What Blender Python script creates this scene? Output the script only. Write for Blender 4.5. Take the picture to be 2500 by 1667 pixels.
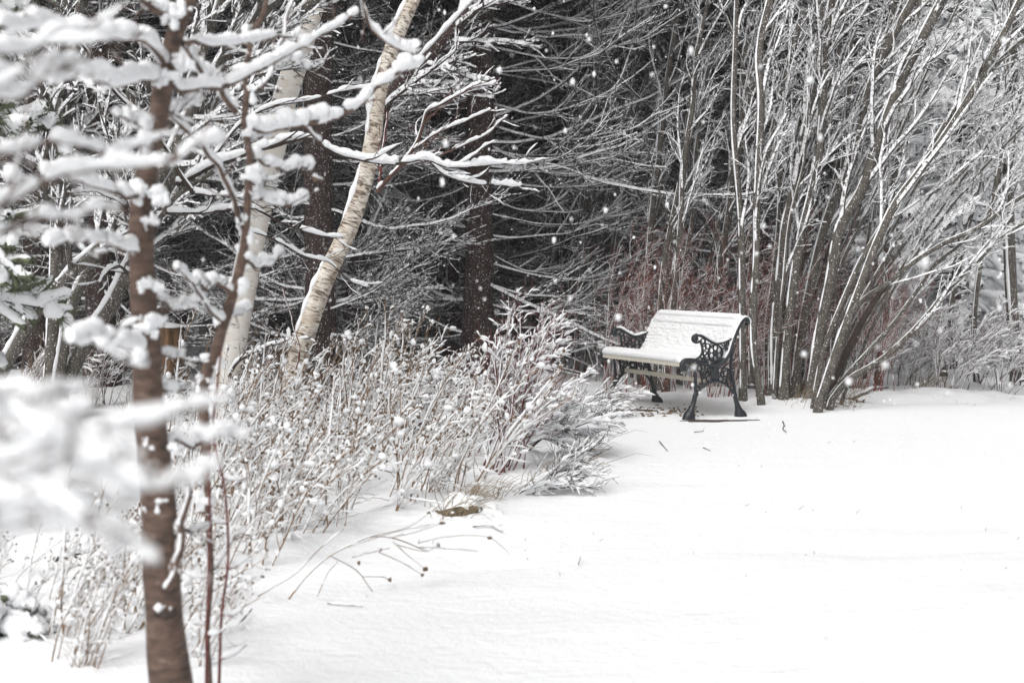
import bpy, math, random
import numpy as np

# ---------------------------------------------------------------- camera, light, exposure
for o in list(bpy.data.objects):
    bpy.data.objects.remove(o)
sc = bpy.context.scene
C = sc.collection
LENS = 50.0
F = LENS / 36.0 * 2500.0          # focal length in photo pixels
CAM_H = 1.2
PITCH = math.atan(188.5 / F)

cam_d = bpy.data.cameras.new('camera')
cam = bpy.data.objects.new('camera', cam_d)
C.objects.link(cam)
cam.location = (0, 0, CAM_H)
cam.rotation_euler = (math.pi / 2 - PITCH, 0, 0)
cam_d.lens = LENS
cam_d.sensor_width = 36
cam_d.clip_start = 0.05
cam_d.clip_end = 400
cam_d.dof.use_dof = True
cam_d.dof.focus_distance = 10.6
cam_d.dof.aperture_fstop = 3.5
cam_d.dof.aperture_blades = 9
sc.camera = cam

SUN_EL, SUN_AZ = math.radians(50), math.radians(205)
w = bpy.data.worlds.new('World')
sc.world = w
w.use_nodes = True
nt = w.node_tree
bg = nt.nodes['Background']
sky = nt.nodes.new('ShaderNodeTexSky')
sky.sky_type = 'NISHITA'
sky.sun_disc = False
sky.sun_elevation = SUN_EL
sky.sun_rotation = SUN_AZ
sky.air_density = 1.0
sky.dust_density = 8.0
hsv = nt.nodes.new('ShaderNodeHueSaturation')
hsv.inputs['Saturation'].default_value = 0.12      # overcast: a grey white sky
nt.links.new(sky.outputs[0], hsv.inputs['Color'])
nt.links.new(hsv.outputs[0], bg.inputs['Color'])
bg.inputs['Strength'].default_value = 0.13

sun_d = bpy.data.lights.new('sun', 'SUN')
sun_d.energy = 0.75
sun_d.angle = math.radians(40)
sun_d.color = (1.0, 0.97, 0.93)
sun = bpy.data.objects.new('sun', sun_d)
C.objects.link(sun)
# direction towards the sun, matching the sky (rotation measured from +Y towards +X)
sdir = (math.sin(SUN_AZ) * math.cos(SUN_EL), math.cos(SUN_AZ) * math.cos(SUN_EL), math.sin(SUN_EL))
from mathutils import Vector
sun.rotation_euler = Vector(sdir).to_track_quat('Z', 'Y').to_euler()
sun.location = (8, -8, 14)

sc.view_settings.view_transform = 'Standard'
sc.view_settings.look = 'None'
sc.view_settings.gamma = 1
sc.view_settings.use_curve_mapping = False
sc.view_settings.exposure = 0.2
sc.render.engine = 'CYCLES'
cy = sc.cycles
cy.max_bounces = 8
cy.diffuse_bounces = 7
cy.glossy_bounces = 2
cy.transparent_max_bounces = 4
cy.use_denoising = True
try:
    cy.denoiser = 'OPENIMAGEDENOISE'
    cy.denoising_input_passes = 'RGB_ALBEDO_NORMAL'
except Exception:
    pass
cy.caustics_reflective = False
cy.caustics_refractive = False

rng = np.random.default_rng(11)
random.seed(11)
sp_, cp_ = math.sin(PITCH), math.cos(PITCH)


def P(px, py, Z):
    """photo pixel + camera depth -> world point(s)"""
    px, py, Z = np.broadcast_arrays(np.asarray(px, float), np.asarray(py, float), np.asarray(Z, float))
    a = (px - 1250) / F * Z
    b = -(py - 833.5) / F * Z
    return np.stack([a, Z * cp_ + b * sp_, CAM_H - Z * sp_ + b * cp_], -1)


def gdepth(py):
    return CAM_H / (sp_ + (py - 833.5) / F * cp_)


def G(px, py):
    return P(px, py, gdepth(py))


# ---------------------------------------------------------------- ground height
def _hash(ix, iy):
    h = np.sin(ix * 127.1 + iy * 311.7) * 43758.5453
    return h - np.floor(h)


def vnoise(x, y):
    ix, iy = np.floor(x), np.floor(y)
    fx, fy = x - ix, y - iy
    fx, fy = fx * fx * (3 - 2 * fx), fy * fy * (3 - 2 * fy)
    a = _hash(ix, iy) * (1 - fx) + _hash(ix + 1, iy) * fx
    b = _hash(ix, iy + 1) * (1 - fx) + _hash(ix + 1, iy + 1) * fx
    return a * (1 - fy) + b * fy


BY = np.array([0, 3, 4.5, 5.5, 6.46, 7.25, 7.8, 9.0, 10.2, 10.6, 40])
BX = np.array([-1.1, -1.05, -1.0, -.97, -.6, -.15, .30, .55, .40, -.6, -.6])


def rough_mask(x, y):
    """1 in the weedy verge and in the woods, 0 on the open snow field"""
    bx = np.interp(y, BY, BX)
    m1 = 1 / (1 + np.exp((x - bx) / 0.10))
    edge = 11.9 + 0.28 * np.clip(x - 2.2, 0, 20)
    m2 = 1 / (1 + np.exp(-(y - edge) / 0.12))
    return np.clip(np.maximum(m1, m2), 0, 1)


def ground_z(x, y):
    x, y = np.asarray(x, float), np.asarray(y, float)
    m = rough_mask(x, y)
    z = (vnoise(x * 2.1 + 3, y * 2.1) - .5) * 0.10 + (vnoise(x * 5.3, y * 5.3 + 9) - .5) * 0.055 + (vnoise(x * 13, y * 13) - .5) * 0.018
    nearf = np.clip((9.6 - y) / 2, .15, 1)
    z2 = ((vnoise(x * .6 + 1, y * .6) - .5) * 0.07 + (vnoise(x * 1.6, y * 3 + 4) - .5) * .022 + (vnoise(x * 5, y * 9 + 4) - .5) * .006) * nearf
    far = np.clip((y - 16) / 30, 0, 1) ** 1.3 * 2.2        # woods floor climbs gently
    return z * m + m * 0.012 + z2 + far - 0.006


# ---------------------------------------------------------------- materials
def mat(name):
    m = bpy.data.materials.new(name)
    m.use_nodes = True
    return m, m.node_tree.nodes, m.node_tree.links, m.node_tree.nodes['Principled BSDF']


def nd(N, t, **kw):
    n = N.new(t)
    for k, v in kw.items():
        if k in n.inputs:
            n.inputs[k].default_value = v
        else:
            setattr(n, k, v)
    return n


def ramp(N, stops):
    r = N.new('ShaderNodeValToRGB')
    e = r.color_ramp.elements
    while len(e) < len(stops):
        e.new(0.5)
    for el, (p, c) in zip(e, stops):
        el.position = p
        el.color = (*c, 1)
    return r


def snow_mat(name, col=(0.86, 0.87, 0.885), scales=((45, .012), (170, .005)), dist=1.0, ripples=False):
    m, N, L, b = mat(name)
    b.inputs['Base Color'].default_value = (*col, 1)
    b.inputs['Roughness'].default_value = 0.75
    b.inputs['Specular IOR Level'].default_value = 0.25
    geo = N.new('ShaderNodeNewGeometry')
    prev = None
    if ripples:
        mp = nd(N, 'ShaderNodeMapping')
        mp.inputs['Scale'].default_value = (3.2, 6.5, 3)
        mp.inputs['Rotation'].default_value = (0, 0, .16)
        L.new(geo.outputs['Position'], mp.inputs[0])
        n = nd(N, 'ShaderNodeTexNoise', Scale=1.0, Detail=6, Roughness=.6, Distortion=1.1)
        L.new(mp.outputs[0], n.inputs['Vector'])
        bp = nd(N, 'ShaderNodeBump', Strength=.7, Distance=.019)
        L.new(n.outputs[0], bp.inputs['Height'])
        prev = bp
    for s, d in scales:
        n = nd(N, 'ShaderNodeTexNoise', Scale=s, Detail=3)
        L.new(geo.outputs['Position'], n.inputs['Vector'])
        bp = nd(N, 'ShaderNodeBump', Strength=.9, Distance=d * dist)
        L.new(n.outputs[0], bp.inputs['Height'])
        if prev:
            L.new(prev.outputs[0], bp.inputs['Normal'])
        prev = bp
    L.new(prev.outputs[0], b.inputs['Normal'])
    return m


def bark_mat(name, c0, c1, scale=(18, 18, 4), dust=0.0, bump=.006, rough=.85, c2=None, stops=(.32, .62, .78)):
    """streaky bark; dust = share of the surface speckled by stuck snow grains"""
    m, N, L, b = mat(name)
    tc = N.new('ShaderNodeTexCoord')
    mp = nd(N, 'ShaderNodeMapping')
    mp.inputs['Scale'].default_value = scale
    L.new(tc.outputs['Object'], mp.inputs[0])
    n = nd(N, 'ShaderNodeTexNoise', Scale=1.0, Detail=6, Roughness=.65)
    L.new(mp.outputs[0], n.inputs['Vector'])
    st = [(stops[0], c0), (stops[1], c1)]
    if c2:
        st.append((stops[2], c2))
    r = ramp(N, st)
    L.new(n.outputs[0], r.inputs[0])
    out = r.outputs[0]
    if dust > 0:
        n2 = nd(N, 'ShaderNodeTexNoise', Scale=95, Detail=2)
        L.new(tc.outputs['Object'], n2.inputs['Vector'])
        r2 = ramp(N, [(.68 - dust * .3, (0, 0, 0)), (.71 - dust * .3, (1, 1, 1))])
        L.new(n2.outputs[0], r2.inputs[0])
        mx = nd(N, 'ShaderNodeMix', data_type='RGBA')
        L.new(r2.outputs[0], mx.inputs[0])
        L.new(out, mx.inputs[6])
        mx.inputs[7].default_value = (.8, .81, .83, 1)
        out = mx.outputs[2]
    L.new(out, b.inputs['Base Color'])
    b.inputs['Roughness'].default_value = rough
    b.inputs['Specular IOR Level'].default_value = .25
    bp = nd(N, 'ShaderNodeBump', Strength=.8, Distance=bump)
    L.new(n.outputs[0], bp.inputs['Height'])
    L.new(bp.outputs[0], b.inputs['Normal'])
    return m


def birch_mat(name, pale, tan, tanmix, marks):
    """papery bark: horizontal lenticels from the UV wrapped round the trunk (u = round, v = metres along)"""
    m, N, L, b = mat(name)
    uv = N.new('ShaderNodeUVMap')
    mp = nd(N, 'ShaderNodeMapping')
    mp.inputs['Scale'].default_value = (3.2, 34, 1)
    L.new(uv.outputs[0], mp.inputs[0])
    n1 = nd(N, 'ShaderNodeTexNoise', Scale=1.0, Detail=8, Roughness=.72, Distortion=1.3)
    L.new(mp.outputs[0], n1.inputs['Vector'])
    mp2 = nd(N, 'ShaderNodeMapping')
    mp2.inputs['Scale'].default_value = (3, 6, 1)
    L.new(uv.outputs[0], mp2.inputs[0])
    n2 = nd(N, 'ShaderNodeTexNoise', Scale=1.0, Detail=5, Roughness=.65)
    L.new(mp2.outputs[0], n2.inputs['Vector'])
    r2 = ramp(N, [(.5 - tanmix, pale), (.75 - tanmix * .4, tan)])
    L.new(n2.outputs[0], r2.inputs[0])
    r1 = ramp(N, [(.62 - marks, (0, 0, 0)), (.66 - marks * .6, (1, 1, 1))])
    L.new(n1.outputs[0], r1.inputs[0])
    mx = nd(N, 'ShaderNodeMix', data_type='RGBA')
    L.new(r1.outputs[0], mx.inputs[0])
    L.new(r2.outputs[0], mx.inputs[6])
    mx.inputs[7].default_value = (.11, .075, .05, 1)
    # broad dark scars
    mp3 = nd(N, 'ShaderNodeMapping')
    mp3.inputs['Scale'].default_value = (2.2, 5.5, 1)
    mp3.inputs['Location'].default_value = (4.3, 1.7, 0)
    L.new(uv.outputs[0], mp3.inputs[0])
    n3 = nd(N, 'ShaderNodeTexNoise', Scale=1.0, Detail=4, Roughness=.7)
    L.new(mp3.outputs[0], n3.inputs['Vector'])
    r3 = ramp(N, [(.66 - marks * .35, (0, 0, 0)), (.71 - marks * .3, (1, 1, 1))])
    L.new(n3.outputs[0], r3.inputs[0])
    mx2 = nd(N, 'ShaderNodeMix', data_type='RGBA')
    L.new(r3.outputs[0], mx2.inputs[0])
    L.new(mx.outputs[2], mx2.inputs[6])
    mx2.inputs[7].default_value = (.07, .045, .033, 1)
    L.new(mx2.outputs[2], b.inputs['Base Color'])
    b.inputs['Roughness'].default_value = .7
    bp = nd(N, 'ShaderNodeBump', Strength=.7, Distance=.006)
    L.new(n1.outputs[0], bp.inputs['Height'])
    L.new(bp.outputs[0], b.inputs['Normal'])
    return m


def plain(name, c, rough=.7, var=.25, scale=30, bump=0, metallic=0):
    m, N, L, b = mat(name)
    tc = N.new('ShaderNodeTexCoord')
    n = nd(N, 'ShaderNodeTexNoise', Scale=scale, Detail=4)
    L.new(tc.outputs['Object'], n.inputs['Vector'])
    r = ramp(N, [(.3, tuple(x * (1 - var) for x in c)), (.7, tuple(min(1, x * (1 + var)) for x in c))])
    L.new(n.outputs[0], r.inputs[0])
    L.new(r.outputs[0], b.inputs['Base Color'])
    b.inputs['Roughness'].default_value = rough
    b.inputs['Metallic'].default_value = metallic
    if bump:
        bp = nd(N, 'ShaderNodeBump', Strength=.7, Distance=bump)
        L.new(n.outputs[0], bp.inputs['Height'])
        L.new(bp.outputs[0], b.inputs['Normal'])
    return m


M = {}
M['ground'] = snow_mat('snow_field', scales=((28, .008), (120, .004)), ripples=True)
M['snow'] = snow_mat('snow_caps')


def thin_snow(name, cover, bark, scale=38):
    """a broken dusting: the bark shows through between the grains"""
    m, N, L, b = mat(name)
    geo = N.new('ShaderNodeNewGeometry')
    n = nd(N, 'ShaderNodeTexNoise', Scale=scale, Detail=4, Roughness=.7)
    L.new(geo.outputs['Position'], n.inputs['Vector'])
    c = .5 + (.5 - cover) * .5
    r = ramp(N, [(c - .05, bark), (c + .05, (.80, .81, .83))])
    L.new(n.outputs[0], r.inputs[0])
    L.new(r.outputs[0], b.inputs['Base Color'])
    b.inputs['Roughness'].default_value = .8
    b.inputs['Specular IOR Level'].default_value = .2
    return m


M['snow_far'] = thin_snow('snow_dusting', .50, (.085, .078, .072))
M['snow_limb'] = thin_snow('snow_on_limb', .68, (.09, .08, .075))
M['snow_alder'] = thin_snow('snow_broken', .62, (.10, .09, .08))
M['snow_bench'] = snow_mat('snow_granular', col=(.90, .905, .915), scales=((60, .014), (190, .007)))
M['young'] = bark_mat('young_brown_bark', (.050, .037, .030), (.128, .083, .064), (22, 22, 60), .0, .006, .6, (.20, .16, .13), stops=(.34, .58, .74))
M['fine'] = bark_mat('reddish_twig_bark', (.045, .026, .022), (.12, .062, .046), (60, 60, 20), 0, .001, .6)
M['red'] = bark_mat('red_stem_bark', (.07, .020, .019), (.16, .05, .042), (60, 60, 20), 0, .001, .5)
M['rust'] = bark_mat('rusty_stem_bark', (.11, .030, .024), (.27, .088, .062), (60, 60, 20), 0, .001, .6)
M['dark'] = bark_mat('dark_twig_bark', (.022, .017, .015), (.06, .043, .036), (60, 60, 20), 0, .001, .7)
M['alder'] = bark_mat('grey_brown_bark', (.040, .036, .031), (.112, .10, .086), (40, 40, 12), .10, .004, .8)
M['spruce'] = bark_mat('spruce_bark', (.022, .014, .013), (.062, .042, .038), (34, 34, 12), .10, .012, .9)
M['dead'] = bark_mat('dead_branch_bark', (.02, .017, .015), (.05, .041, .036), (60, 60, 20), 0, .001, .85)
M['needle'] = plain('dark_needles', (.030, .042, .024), .7, .35, 14)
M['green'] = plain('green_needles', (.095, .11, .06), .65, .35, 40)
M['birch'] = birch_mat('pale_birch_bark', (.74, .715, .67), (.66, .57, .48), .04, .05)
M['birch2'] = birch_mat('tan_birch_bark', (.66, .62, .555), (.36, .28, .20), .085, .14)
M['straw'] = plain('dry_straw_stem', (.20, .125, .068), .75, .35, 30)
M['head'] = plain('dry_seed_head', (.12, .08, .048), .9, .4, 160, .003)
M['iron'] = plain('painted_cast_iron', (.012, .0155, .0195), .42, .25, 60, .0012)
M['slat'] = plain('cream_painted_wood', (.56, .53, .45), .55, .12, 14, .001)
M['stump'] = bark_mat('rotten_wood', (.07, .04, .024), (.24, .145, .082), (26, 26, 5), 0, .02, .9)
M['rock'] = plain('mossy_rock', (.13, .10, .06), .95, .6, 55, .03)
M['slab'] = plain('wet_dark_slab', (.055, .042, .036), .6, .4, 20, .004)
M['leaf'] = plain('dead_leaves', (.15, .10, .06), .8, .5, 25)
M['leaf_orange'] = plain('orange_leaf', (.55, .27, .05), .7, .3, 60)
M['blade'] = plain('dry_grass', (.24, .19, .125), .8, .35, 20)

# ---------------------------------------------------------------- mesh toolkit
WREF = np.array([-.28, -.18, 1.0])
WREF /= np.linalg.norm(WREF)


def unit(v):
    return v / np.maximum(np.linalg.norm(v, axis=-1, keepdims=True), 1e-9)


def frames(Pt, ref=WREF):
    T = np.empty_like(Pt)
    T[:, 1:-1] = Pt[:, 2:] - Pt[:, :-2]
    T[:, 0] = Pt[:, 1] - Pt[:, 0]
    T[:, -1] = Pt[:, -1] - Pt[:, -2]
    T = unit(T)
    d = (T * ref).sum(-1, keepdims=True)
    V = ref - d * T
    bad = np.abs(d) > .985
    alt = np.array([-1.0, -.3, 0.1])
    V2 = alt - (T * alt).sum(-1, keepdims=True) * T
    V = unit(np.where(bad, V2, V))
    U = np.cross(T, V)
    return T, U, V


class Geo:
    def __init__(s):
        s.V, s.Q, s.MI, s.UV, s.n = [], [], [], [], 0

    def add(s, v, q, mi, uv=None):
        v = np.asarray(v, float).reshape(-1, 3)
        q = np.asarray(q, np.int64).reshape(-1, 4)
        s.V.append(v)
        s.Q.append(q + s.n)
        s.MI.append(np.broadcast_to(np.asarray(mi), (len(q),)).copy())
        s.UV.append(np.zeros((len(q), 4, 2)) if uv is None else uv)
        s.n += len(v)

    def tube(s, Pt, R, sides=6, mi=0, top=None, mtop=None, ref=WREF, flat=None, close=False):
        """tubes along N polylines of K points; top = extra snow height on the upper side, mtop its material;
        flat = (half widths, half heights) with a fixed 'ref' for cast bars"""
        Pt = np.asarray(Pt, float)
        if Pt.ndim == 2:
            Pt = Pt[None]
        R = np.broadcast_to(np.asarray(R, float), Pt.shape[:2])
        N, K, _ = Pt.shape
        T, U, V = frames(Pt, ref)
        th = np.arange(sides) / sides * 2 * math.pi
        a, bu, bd = R, R, R
        if top is not None:
            top = np.broadcast_to(np.asarray(top, float), R.shape)
            bu = R + top
            a = np.maximum(R, R * .6 + top * .45)
        if flat is not None:
            a = np.broadcast_to(np.asarray(flat[0], float), R.shape)
            bu = bd = np.broadcast_to(np.asarray(flat[1], float), R.shape)
        ct, st = np.cos(th), np.sin(th)
        vs = np.where(st > 0, 1.0, 0.0)
        hb = bu[..., None] * vs + bd[..., None] * (1 - vs)
        X = Pt[:, :, None, :] + U[:, :, None, :] * (a[..., None] * ct)[..., None] + V[:, :, None, :] * (hb * st)[..., None]
        base = (np.arange(N) * K * sides)[:, None, None]
        k = np.arange(K - 1)[None, :, None] * sides
        j = np.arange(sides)[None, None, :]
        j2 = (j + 1) % sides
        q = np.stack([base + k + j, base + k + j2, base + k + sides + j2, base + k + sides + j], -1)
        seg = np.linalg.norm(np.diff(Pt, axis=1), axis=-1)
        cl = np.concatenate([np.zeros((N, 1)), np.cumsum(seg, 1)], 1)
        u0 = np.arange(sides) / sides
        uv = np.zeros((N, K - 1, sides, 4, 2))
        uv[..., 0, 0] = u0
        uv[..., 3, 0] = u0
        uv[..., 1, 0] = u0 + 1 / sides
        uv[..., 2, 0] = u0 + 1 / sides
        uv[..., 0, 1] = uv[..., 1, 1] = cl[:, :-1, None]
        uv[..., 3, 1] = uv[..., 2, 1] = cl[:, 1:, None]
        if mtop is not None:
            mid = np.sin(th + math.pi / sides)
            m_ = np.where(mid > .02, mtop, mi)
            m_ = np.broadcast_to(m_, (N, K - 1, sides)).reshape(-1)
        else:
            m_ = mi
        s.add(X, q, m_, uv.reshape(-1, 4, 2))

    def blobs(s, ctr, rad, mi=0, lumps=.18, res=1):
        """rounded lumps; rad (N,) or (N,3)"""
        ctr = np.asarray(ctr, float).reshape(-1, 3)
        rad = np.asarray(rad, float)
        if rad.ndim < 2:
            rad = np.repeat(np.broadcast_to(rad, (len(ctr),))[:, None], 3, 1)
        bv, bq = BLOB[res]
        N = len(ctr)
        if N == 0:
            return
        ph = rng.random((N, 3)) * 6.28
        nz = 1 + lumps * (np.sin(bv[None, :, 0] * 3.1 + ph[:, :1]) * np.cos(bv[None, :, 1] * 2.7 + ph[:, 1:2]) + .6 * np.sin(bv[None, :, 2] * 4.3 + ph[:, 2:]))
        X = ctr[:, None] + bv[None] * rad[:, None] * nz[..., None]
        q = bq[None] + (np.arange(N) * len(bv))[:, None, None]
        s.add(X, q, mi)

    def build(s, name, mats, parent=None, origin=(0, 0, 0), smooth=True, kind=None):
        me = bpy.data.meshes.new(name)
        V = np.concatenate(s.V) - np.asarray(origin, float)
        Q = np.concatenate(s.Q)
        MI = np.concatenate(s.MI)
        UV = np.concatenate(s.UV)
        me.vertices.add(len(V))
        me.vertices.foreach_set('co', V.astype(np.float32).ravel())
        me.loops.add(len(Q) * 4)
        me.loops.foreach_set('vertex_index', Q.astype(np.int32).ravel())
        me.polygons.add(len(Q))
        me.polygons.foreach_set('loop_start', np.arange(0, len(Q) * 4, 4, dtype=np.int32))
        for m_ in mats:
            me.materials.append(M[m_])
        me.polygons.foreach_set('material_index', MI.astype(np.int32))
        me.polygons.foreach_set('use_smooth', np.full(len(Q), smooth))
        ul = me.uv_layers.new(name='UVMap')
        ul.data.foreach_set('uv', UV.astype(np.float32).ravel())
        me.update(calc_edges=True)
        o = bpy.data.objects.new(name, me)
        C.objects.link(o)
        if parent is not None:
            o.parent = parent
        if kind:
            o['kind'] = kind
        return o


def _cubesphere(n):
    idx, V, Q = {}, [], []

    def vert(p):
        k = tuple(round(c, 5) for c in p)
        if k not in idx:
            idx[k] = len(V)
            V.append(np.array(p) / np.linalg.norm(p))
        return idx[k]
    for ax in range(3):
        for sg in (-1, 1):
            for i in range(n):
                for j in range(n):
                    c = []
                    for a, b_ in ((i, j), (i + 1, j), (i + 1, j + 1), (i, j + 1)):
                        p = [0, 0, 0]
                        p[ax] = sg
                        p[(ax + 1) % 3] = (a / n * 2 - 1) * sg
                        p[(ax + 2) % 3] = b_ / n * 2 - 1
                        c.append(vert(p))
                    Q.append(c)
    return np.array(V), np.array(Q)


BLOB = {1: _cubesphere(2), 2: _cubesphere(4), 0: _cubesphere(1), 4: _cubesphere(10)}


def catmull(pts, K):
    pts = np.asarray(pts, float)
    if len(pts) == 2:
        t = np.linspace(0, 1, K)[:, None]
        return pts[0] * (1 - t) + pts[1] * t
    d = np.concatenate([[0], np.cumsum(np.linalg.norm(np.diff(pts, axis=0), axis=1))])
    tt = np.linspace(0, d[-1], K)
    mt = np.gradient(pts, d, axis=0)
    i = np.clip(np.searchsorted(d, tt, 'right') - 1, 0, len(d) - 2)
    h = (d[i + 1] - d[i])[:, None]
    t = ((tt - d[i])[:, None]) / h
    t2, t3 = t * t, t * t * t
    return (2 * t3 - 3 * t2 + 1) * pts[i] + (t3 - 2 * t2 + t) * h * mt[i] + (-2 * t3 + 3 * t2) * pts[i + 1] + (t3 - t2) * h * mt[i + 1]


def smooth_noise(shape_n, K, cell):
    """(n,K) smooth noise 0..1, one knot every 'cell' samples"""
    kn = max(3, int(K / cell) + 2)
    r = rng.random((shape_n, kn))
    x = np.linspace(0, kn - 1.001, K)
    i = x.astype(int)
    f = x - i
    f = f * f * (3 - 2 * f)
    return r[:, i] * (1 - f) + r[:, i + 1] * f


def children(Pt, R, n, t0=.1, t1=.98, L=(.3, .6), ang=(30, 60), up=0., flat=1., K=5, wig=.15, curve=(0, 0, 0), r=.6, rmin=.0015, side=None, tipr=.35, lfall=.6, rabs=None):
    Pt = np.asarray(Pt, float)
    if Pt.ndim == 2:
        Pt = Pt[None]
        R = np.asarray(R)[None]
    N, Kp, _ = Pt.shape
    idx = np.repeat(np.arange(N), n)
    m = len(idx)
    t = t0 + (t1 - t0) * ((np.tile(np.arange(n), N) + rng.random(m)) / n)
    x = t * (Kp - 1.001)
    i = x.astype(int)
    f = (x - i)[:, None]
    pos = Pt[idx, i] * (1 - f) + Pt[idx, i + 1] * f
    rp = R[idx, i]
    tan = unit(Pt[idx, i + 1] - Pt[idx, i])
    pr = rng.normal(size=(m, 3))
    pr[:, 2] *= flat
    if side is not None:
        pr += np.asarray(side) * 1.0
    pr -= (pr * tan).sum(1, keepdims=True) * tan
    pr = unit(pr)
    a = np.radians(rng.uniform(*ang, m))[:, None]
    d = unit(np.cos(a) * tan + np.sin(a) * pr + np.array([0, 0, up]))
    ln = rng.uniform(*L, m) * (1 - lfall * t)
    out = np.empty((m, K, 3))
    out[:, 0] = pos
    for k in range(1, K):
        d = unit(d + rng.normal(size=(m, 3)) * wig + np.asarray(curve))
        out[:, k] = out[:, k - 1] + d * (ln / (K - 1))[:, None]
    r0 = np.minimum(rp * .9, np.maximum(rp * r, rmin)) if rabs is None else np.full(m, rabs)
    rr = r0[:, None] * np.linspace(1, tipr, K)[None]
    return out, np.maximum(rr, rmin * .6)


def snow_on(geo, Pt, R, amt, mi=0, sides=8, gaps=.12, cell=3.0, steep_min=.12):
    """a lumpy ridge of snow lying along the upper side of limbs"""
    Pt = np.asarray(Pt, float)
    if Pt.ndim == 2:
        Pt = Pt[None]
        R = np.asarray(R)[None]
    N, K, _ = Pt.shape
    T, U, V = frames(Pt)
    steep = np.clip(1 - np.abs(T[..., 2]) ** 1.5, steep_min, 1)
    nz = smooth_noise(N, K, cell)
    nz2 = smooth_noise(N, K, max(1.0, cell * .35))
    a = amt * (0.55 + .55 * nz + .45 * (nz2 - .5)) * steep
    gate = np.clip((smooth_noise(N, K, cell * 1.6) - gaps) / .12, 0.04, 1)
    a = a * gate
    e = np.ones(K)
    e[0] = e[-1] = .05
    if K > 6:
        e[1] = e[-2] = .6
    a = a * e
    c = Pt + V * (R * .45 + a * .42)[..., None]
    hw = (R * .82 + a * .42) * np.clip(gate * 1.4, .1, 1) * np.maximum(e, .2)
    hh = (R * .35 + a * .58) * np.clip(gate * 1.4, .1, 1) * np.maximum(e, .2)
    geo.tube(c, hw, sides, mi, flat=(hw, hh))


def thing(name, label, cat, loc=(0, 0, 0), group=None):
    o = bpy.data.objects.new(name, None)
    o.empty_display_size = .2
    C.objects.link(o)
    o.location = loc
    o['label'] = label
    o['category'] = cat
    if group:
        o['group'] = group
    return o


def tag(o, label, cat, group=None):
    o['label'] = label
    o['category'] = cat
    if group:
        o['group'] = group
    return o


def dup(root, loc, rz=0., sc_=1., label=None, group=None, tilt=None):
    r = root.copy()
    C.objects.link(r)
    r.location = loc
    r.rotation_euler = (tilt[0] if tilt else 0, tilt[1] if tilt else 0, rz)
    r.scale = (sc_,) * 3
    if label:
        r['label'] = label
    if group:
        r['group'] = group
    for ch in root.children:
        c = ch.copy()
        C.objects.link(c)
        c.parent = r
        for g in ch.children:
            d = g.copy()
            C.objects.link(d)
            d.parent = c
    return r


def limb(path, Z, wpx, K=24, jit=0.0):
    """photo-traced limb: path pixels, depth (start, end), width in photo pixels (start, end)"""
    path = np.asarray(path, float)
    Z0, Z1 = (Z, Z) if np.isscalar(Z) else Z
    zz = np.linspace(Z0, Z1, len(path))
    pts = catmull(P(path[:, 0], path[:, 1], zz), K)
    wl = [wpx, wpx] if np.isscalar(wpx) else list(wpx)
    rad = np.interp(np.linspace(0, 1, K), np.linspace(0, 1, len(wl)), wl) * .5 * np.linspace(Z0, Z1, K) / F
    if jit:
        n = (np.stack([smooth_noise(1, K, 4)[0] for _ in range(3)], -1) - .5) * jit
        n[0] = 0
        pts = pts + n
    return pts, rad


# ================================================================ the ground: one sheet out to the horizon
def make_ground():
    nx, ny = 420, 460
    s = np.linspace(-1, 1, nx)
    xs = np.sinh(s * 4.2) / np.sinh(4.2) * 130
    v = np.linspace(0, 1, ny)
    ys = 1.0 + 15.5 * v + 200 * np.clip((v - .72) / .28, 0, 1) ** 3.2
    X, Y = np.meshgrid(xs, ys)
    Z = ground_z(X, Y)
    V = np.stack([X, Y, Z], -1).reshape(-1, 3)
    i = np.arange(ny - 1)[:, None] * nx + np.arange(nx - 1)[None]
    q = np.stack([i, i + 1, i + nx + 1, i + nx], -1).reshape(-1, 4)
    g = Geo()
    g.add(V, q, 0)
    # the near strip under and behind the camera
    g2x = np.array([-130, 130.])
    o = g.build('snow_ground', ['ground'])
    o['kind'] = 'structure'
    h = Geo()
    yy = np.array([-60, 1.0])
    V = np.array([[x, y, -.012] for y in yy for x in g2x])
    h.add(V, [[0, 1, 3, 2]], 0)
    o = h.build('snow_ground_near', ['ground'])
    o['kind'] = 'structure'


make_ground()


# ================================================================ the bench
def b2(bx, by):
    """traced side view of the near end frame -> metres (depth, height)"""
    return ((bx - 240) * .000597, (1480 - .05 * (bx - 240) - by) * .00052)


def B(pts):
    return np.array([b2(*p) for p in pts])


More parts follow.
